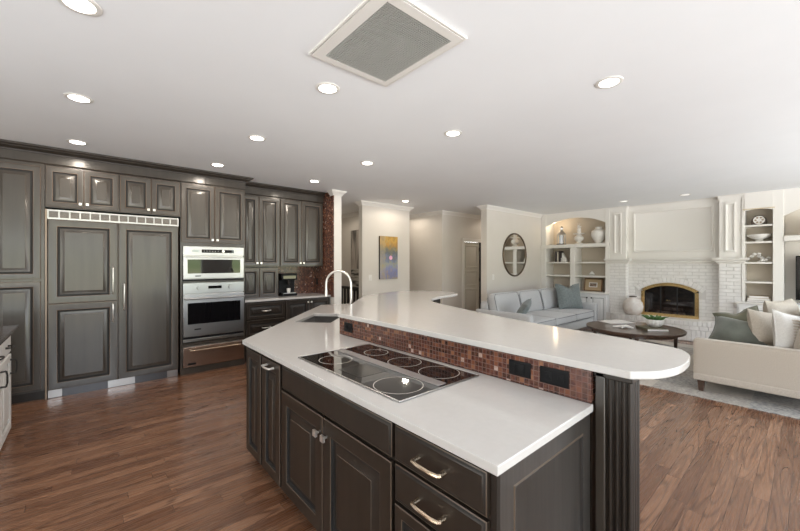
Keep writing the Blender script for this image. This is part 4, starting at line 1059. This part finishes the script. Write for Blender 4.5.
# hearth vase
VM = noisy('weathered white glaze', (.52,.42,.35), (.80,.77,.73), (6,6,5), .45)
t = thing('hearth_vase', 'big round weathered white vase standing on the left of the hearth', 'vase', (-2.50,8.80,.384)); T = wm(t)
MB(T).lathe([(.10,0),(.135,.02),(.180,.10),(.192,.18),(.175,.27),(.12,.335),(.065,.365),(.06,.39),(.05,.39),(.045,.35)], n=36).build('body', VM, t)
MB(T).lathe([(.061,.375),(.070,.385),(.070,.40),(.050,.402),(.048,.38)]).build('rim', mat('dark rim', (.08,.06,.05), .5), t)

# ------------------------------------------------------------------ round mirror
t = thing('round_mirror', 'round wall mirror in a thin dark bronze frame above the grey sofa', 'mirror', (-4.60,7.61,1.17))
b = MB(); n = 64
T = Matrix.Translation((-4.598,7.61,1.685)) @ Matrix.Rotation(R(90),4,'Y')
MB(T).lathe([(.485,0),(.485,.012),(.001,.0121)], n=64).build('glass', MIRR, t)
b = MB(T); pr = [(.480,0),(.480,.022),(.495,.030),(.512,.022),(.515,0)]
rows = [[b.v((r_*math.cos(2*PI*i/n), r_*math.sin(2*PI*i/n), z)) for i in range(n)] for r_,z in pr]
for k in range(len(rows)):
    a, c = rows[k], rows[(k+1)%len(rows)]
    for i in range(n): b.f([a[i],a[(i+1)%n],c[(i+1)%n],c[i]])
b.build('frame', mat('dark bronze', (.13,.095,.065), .35, .7), t)

# ------------------------------------------------------------------ rug, sofas, table
tag(MB().box(-3.60,.60,5.09,8.20,.0,.010).build('area_rug', RUG, bev=.003), 'pale grey and beige patchwork rug under the sofas and coffee table', 'rug')
def pillow(name, label, loc, rot, w_, h, th, m_, chop=.0, pipe=None, parent=None, n=18):
    """square scatter cushion, standing in the x-z plane of its own frame"""
    M = Matrix.Translation(loc) @ rot.to_4x4()
    b = MB(M); V_ = {}
    for sgn in (1,-1):
        for i in range(n+1):
            for j in range(n+1):
                u, v = i/n*2-1, j/n*2-1
                ed = i in (0,n) or j in (0,n)
                if ed and sgn == -1: V_[(i,j,-1)] = V_[(i,j,1)]; continue
                x = w_/2*u*(1-.09*(1-v*v)); z = h/2*v*(1-.09*(1-u*u))
                if v > 0: z -= chop*v*math.exp(-(u/.35)**2)
                t_ = th/2*(max(0,1-u**4)*max(0,1-v**4))**.55
                t_ *= 1-.25*chop/.06*math.exp(-(u/.3)**2)*max(0,v)
                V_[(i,j,sgn)] = b.v((x, sgn*t_, z+h/2))
        for i in range(n):
            for j in range(n):
                q = [V_[(i,j,sgn)],V_[(i+1,j,sgn)],V_[(i+1,j+1,sgn)],V_[(i,j+1,sgn)]]; b.f(q if sgn == -1 else q[::-1])
    o = b.build(name, m_, keep=M)
    if label: tag(o, label, 'pillow')
    if pipe:
        b = MB(M); pts = []
        for (a0_, b0) in [(i,0) for i in range(n)]+[(n,j) for j in range(n)]+[(n-i,n) for i in range(n)]+[(0,n-j) for j in range(n+1)]:
            u, v = a0_/n*2-1, b0/n*2-1; x = w_/2*u*(1-.09*(1-v*v)); z = h/2*v*(1-.09*(1-u*u))
            if v > 0: z -= chop*v*math.exp(-(u/.35)**2)
            pts.append((x,0,z+h/2))
        b.tube(pts, .006, 6); b.build('piping', pipe, o)
    return o
from mathutils import Euler
def E_(x,y,z): return Euler((R(x),R(y),R(z)), 'XYZ').to_matrix()

# grey sofa, facing +x
t = thing('grey_sofa', 'pale grey three-seat sofa with loose back cushions along the mirror wall', 'sofa', (-3.60,6.95,0))
sx0, sx1, sy0, sy1 = -4.17,-3.05,5.52,8.40
PIPE = mat('dark grey piping', (.16,.165,.17), .8)
MB().soft(((sx0+sx1)/2-.02,(sy0+sy1)/2,.225), sx1-sx0-.06, sy1-sy0-.04, .17, .03, n=10).build('base', SOFAG, t)
for y, lb in ((sy0+.07,0),(sy1-.07,1)):
    MB().soft(((sx0+sx1)/2,y,.38), sx1-sx0, .13, .48, .035, n=10).build('arm', SOFAG, t)
MB().soft((sx0+.10,(sy0+sy1)/2,.45), .18, sy1-sy0-.26, .62, .05, n=10).build('back_frame', SOFAG, t)
cw = (sy1-sy0-.28)/3
for i in range(3):
    yc = sy0+.14+cw*(i+.5)
    c_ = MB().soft((sx0+.66,yc,.395), .88, cw-.008, .16, .05, (0,0,.022), n=10).build('seat_cushion', SOFAG, t)
    b = MB()
    for z in (.335,.455): b.tube([(sx0+.24,yc-cw/2+.012,z),(sx0+1.085,yc-cw/2+.012,z),(sx0+1.098,yc-cw/2+.03,z),(sx0+1.098,yc+cw/2-.03,z),(sx0+1.085,yc+cw/2-.012,z),(sx0+.24,yc+cw/2-.012,z)], .005, 6)
    b.build('piping', PIPE, c_)
    Mr = Matrix.Rotation(R(-14),4,'Y')
    c_ = MB().soft((sx0+.275,yc,.685), .20, cw-.015, .47, .075, (.035,0,.01), n=10, M=Mr).build('back_cushion', SOFAG, t)
    b = MB()
    for dx in (-.085,.085):
        pts = [Vector((dx,s_*(cw/2-.022),z)) for s_,z in ((-1,-.2),(-1,.14),(-.9,.205),(.9,.205),(1,.14),(1,-.2))]
        b.tube([Vector((sx0+.275,yc,.685))+Mr.to_3x3()@p for p in pts], .005, 6)
    b.build('piping', PIPE, c_)
for x in (sx0+.08, sx1-.08):
    for y in (sy0+.09, sy1-.09): MB().cyl((x,y,.0105), (x,y,.15), .018, .028, 12).build('leg', DARKW, t)
pillow('throw_pillow', 'small blue-grey pillow leaning near the close arm of the grey sofa', (-3.47,5.84,.50), E_(-34,12,-70), .42,.38,.15, PILB, 0, PILB)
pillow('throw_pillow', 'large blue-grey pillow with dented top at the far end of the grey sofa', (-3.42,7.93,.49), E_(-14,0,62), .60,.56,.20, PILB, .07, PILB)
pillow('throw_pillow', 'dark blue-grey pillow peeking out behind the large one on the grey sofa', (-3.57,8.16,.49), E_(-12,0,50), .54,.52,.16, PILB, .05, PILB)

# coffee table
tcx, tcy, ta, tb, tz = -1.875,6.63,.655,.66,.455
t = thing('coffee_table', 'round dark wooden coffee table with a lower shelf, between the sofas', 'coffee table', (tcx,tcy,.01))
T = Matrix.Translation((tcx,tcy,0))
MB(T).lathe([(.64,tz-.045),(.665,tz-.04),(.675,tz-.02),(.675,tz-.006),(.668,tz)], n=64).build('tabletop', DARKW, t)
MB(T).lathe([(.56,tz-.085),(.575,tz-.085),(.575,tz-.046),(.56,tz-.046)], n=48).build('apron', DARKW, t)
MB(T).lathe([(.50,.135),(.53,.135),(.535,.15),(.53,.162),(.50,.162)], n=48).build('lower_shelf', DARKW, t)
for k in range(4):
    a = R(20+90*k); c_, s_ = math.cos(a)*.545, math.sin(a)*.545
    MB(T).cyl((c_,s_,.0105), (c_,s_,tz-.046), .020, .027, 12).build('leg', DARKW, t)
def flat_book(name, label, x, y, z, rz, w_, d, h, cover, cat='book', tilt=0):
    t = thing(name, label, cat, (x,y,z), R(rz)); T = wm(t)
    b = MB(T); b.box(-w_/2,w_/2,-d/2,d/2,0,.003); b.box(-w_/2,w_/2,-d/2,d/2,h-.003,h); b.box(-w_/2,-w_/2+.003,-d/2,d/2,0,h); b.build('cover', cover, t)
    MB(T).box(-w_/2+.004,w_/2-.005,-d/2+.004,d/2-.004,.0035,h-.0035).build('pages', PAPER, t); return t
flat_book('large_book', 'olive-brown coffee table book under the plant bowl', -1.62,6.60,tz+.001,42, .30,.34,.034, BOOKG)
t = thing('plant_bowl', 'white ribbed bowl of green succulents on the coffee table book', 'potted plant', (-1.60,6.68,tz+.036)); T = wm(t)
b = MB(T); n = 48; prf = [(.05,0),(.07,.010),(.105,.045),(.117,.085),(.112,.118),(.102,.118)]
rows = [[b.v((r_*(1+.05*math.cos(16*2*PI*i/n))*math.cos(2*PI*i/n), r_*(1+.05*math.cos(16*2*PI*i/n))*math.sin(2*PI*i/n), z)) for i in range(n)] for r_,z in prf]
for a, c_ in zip(rows, rows[1:]):
    for i in range(n): b.f([a[i],a[(i+1)%n],c_[(i+1)%n],c_[i]])
b.f(rows[0][::-1]); b.build('bowl', CERW, t)
MB(T).lathe([(.001,.085),(.101,.09),(.101,.105),(.001,.11)]).build('soil', mat('soil', (.03,.02,.015), .9), t)
b = MB(T)
for i in range(110):
    a = random.uniform(0,2*PI); r_ = .095*math.sqrt(random.random()); x, y = r_*math.cos(a), r_*math.sin(a)
    ln = random.uniform(.04,.085); tl = .9*r_/.095+random.uniform(-.2,.2); dx, dy_ = math.cos(a+random.uniform(-.5,.5)), math.sin(a+random.uniform(-.5,.5))
    p0 = Vector((x,y,.108)); p1 = p0+Vector((dx*tl*ln*.5,dy_*tl*ln*.5,ln*.6)); p2 = p0+Vector((dx*tl*ln*1.2,dy_*tl*ln*1.2,ln*.8))
    b.tube([p0,p1,p2], [.008,.011,.001], 6)
b.build('leaves', LEAF, t)
def open_mag(label, x, y, z, rz, w_, d):
    t = thing('magazine', label, 'magazine', (x,y,z), R(rz)); T = wm(t)
    for s_ in (-1,1):
        b = MB(T); k = 8; A = []
        for i in range(k+1):
            u = i/k; h = .004+.020*math.sin(u*PI*.75+.35)*(1-u*.6); A.append((b.v((s_*w_*u,-d/2,h)), b.v((s_*w_*u,d/2,h)), b.v((s_*w_*u,-d/2,.0005)), b.v((s_*w_*u,d/2,.0005))))
        for p, q_ in zip(A, A[1:]): b.f([p[0],q_[0],q_[1],p[1]]); b.f([p[2],p[3],q_[3],q_[2]]); b.f([p[0],p[2],q_[2],q_[0]]); b.f([p[1],q_[1],q_[3],p[3]])
        b.f([A[-1][0],A[-1][2],A[-1][3],A[-1][1]]); b.build('page_block', PAPER, t)
    return t
open_mag('open magazine with white pages at the far left of the coffee table', -2.22,6.96,tz+.001,58,.24,.30)
t = thing('napkin_ornament', 'small white folded ornament with crossed arms on the near part of the coffee table', 'ornament', (-1.95,6.42,tz+.001), R(20)); T = wm(t)
b = MB(T); b.tube([(-.15,0,.012),(-.05,.01,.02),(.04,.0,.035),(.13,-.02,.012)], [.010,.018,.020,.008], 8); b.build('long_arm', CERW, t)
b = MB(T); b.tube([(-.03,-.09,.012),(0,-.02,.035),(.03,.05,.03),(.05,.10,.012)], [.008,.016,.018,.008], 8); b.build('cross_arm', CERW, t)

# beige sofa, facing -x, its arm turned to the camera
t = thing('beige_sofa', 'beige upholstered sofa seen from its arm at the right edge', 'sofa', (-.3,6.5,0))
bx0, bx1, by0, by1 = -.895,.34,5.30,7.62
MB().soft(((bx0+bx1)/2,by0+.075,.395), bx1-bx0, .15, .43, .022, n=10).build('arm', SOFAB, t)
MB().soft(((bx0+bx1)/2,by1-.075,.395), bx1-bx0, .15, .43, .022, n=10).build('arm', SOFAB, t)
b = MB(); b.soft(((bx0+bx1)/2,(by0+by1)/2,.178), bx1-bx0+.006, by1-by0+.008, .085, .016, n=8); b.build('base_rail', SOFAB, t)
MB().soft((bx1-.09,(by0+by1)/2,.50), .18, by1-by0-.02, .62, .03, n=10).build('back_frame', SOFAB, t)
cw2 = (by1-by0-.32)/2
for i in range(2):
    yc = by0+.16+cw2*(i+.5)
    MB().soft((bx0+.44,yc,.37), .86, cw2-.01, .22, .05, (0,0,.02), n=10).build('seat_cushion', SOFAB, t)
    MB().soft((bx1-.30,yc,.69), .24, cw2-.02, .44, .09, (.03,0,.01), n=10, M=Matrix.Rotation(R(14),4,'Y')).build('back_cushion', SOFAB, t)
b = MB(); b.tube([(bx0+.01,by0+.004,.608),(bx1-.01,by0+.004,.608)], .005, 6); b.tube([(bx0+.004,by0+.01,.22),(bx0+.004,by0+.01,.60)], .004, 6); b.build('piping', SOFAB, t)
for x in (bx0+.065,bx1-.065):
    for y in (by0+.06,by1-.06):
        b = MB(); a_ = [b.v((x+u*.022,y+v*.022,.0105)) for u,v in ((-1,-1),(1,-1),(1,1),(-1,1))]; c_ = [b.v((x+u*.033,y+v*.033,.136)) for u,v in ((-1,-1),(1,-1),(1,1),(-1,1))]
        b.f(a_[::-1]); b.f(c_)
        for k in range(4): b.f([a_[k],a_[(k+1)%4],c_[(k+1)%4],c_[k]])
        b.build('leg', DARKW, t)
pillow('throw_pillow', 'sage green velvet pillow slumped against the near arm of the beige sofa', (-.58,5.86,.50), E_(-50,10,4), .52,.40,.20, PILG, .0, PILG)
pillow('throw_pillow', 'olive green pillow standing behind the sage one on the beige sofa', (-.55,6.60,.50), E_(-16,-16,22), .48,.38,.16, PILO, .05, PILO)
pillow('throw_pillow', 'plain natural linen pillow beside the white ruffled one on the beige sofa', (-.30,6.05,.49), E_(-16,8,52), .46,.44,.20, PILN, .0)
o = pillow('throw_pillow', 'white linen pillow with ruffled band at the right edge of the picture', (-.10,5.73,.49), E_(-16,12,46), .44,.46,.18, PILW, .0, PILW)
b = MB(wm(o))
for k in range(9):
    z = .10+k*.032; b.tube([(-.10,-.080,z),(-.06,-.094,z+.004),(-.02,-.098,z-.004),(.02,-.095,z)], .008, 6)
b.build('ruffle', PILN, o)
pillow('throw_pillow', 'large cream pillow with curved top at the far end of the beige sofa', (-.20,7.05,.48), E_(-10,0,70), .66,.52,.22, PILN, .0)
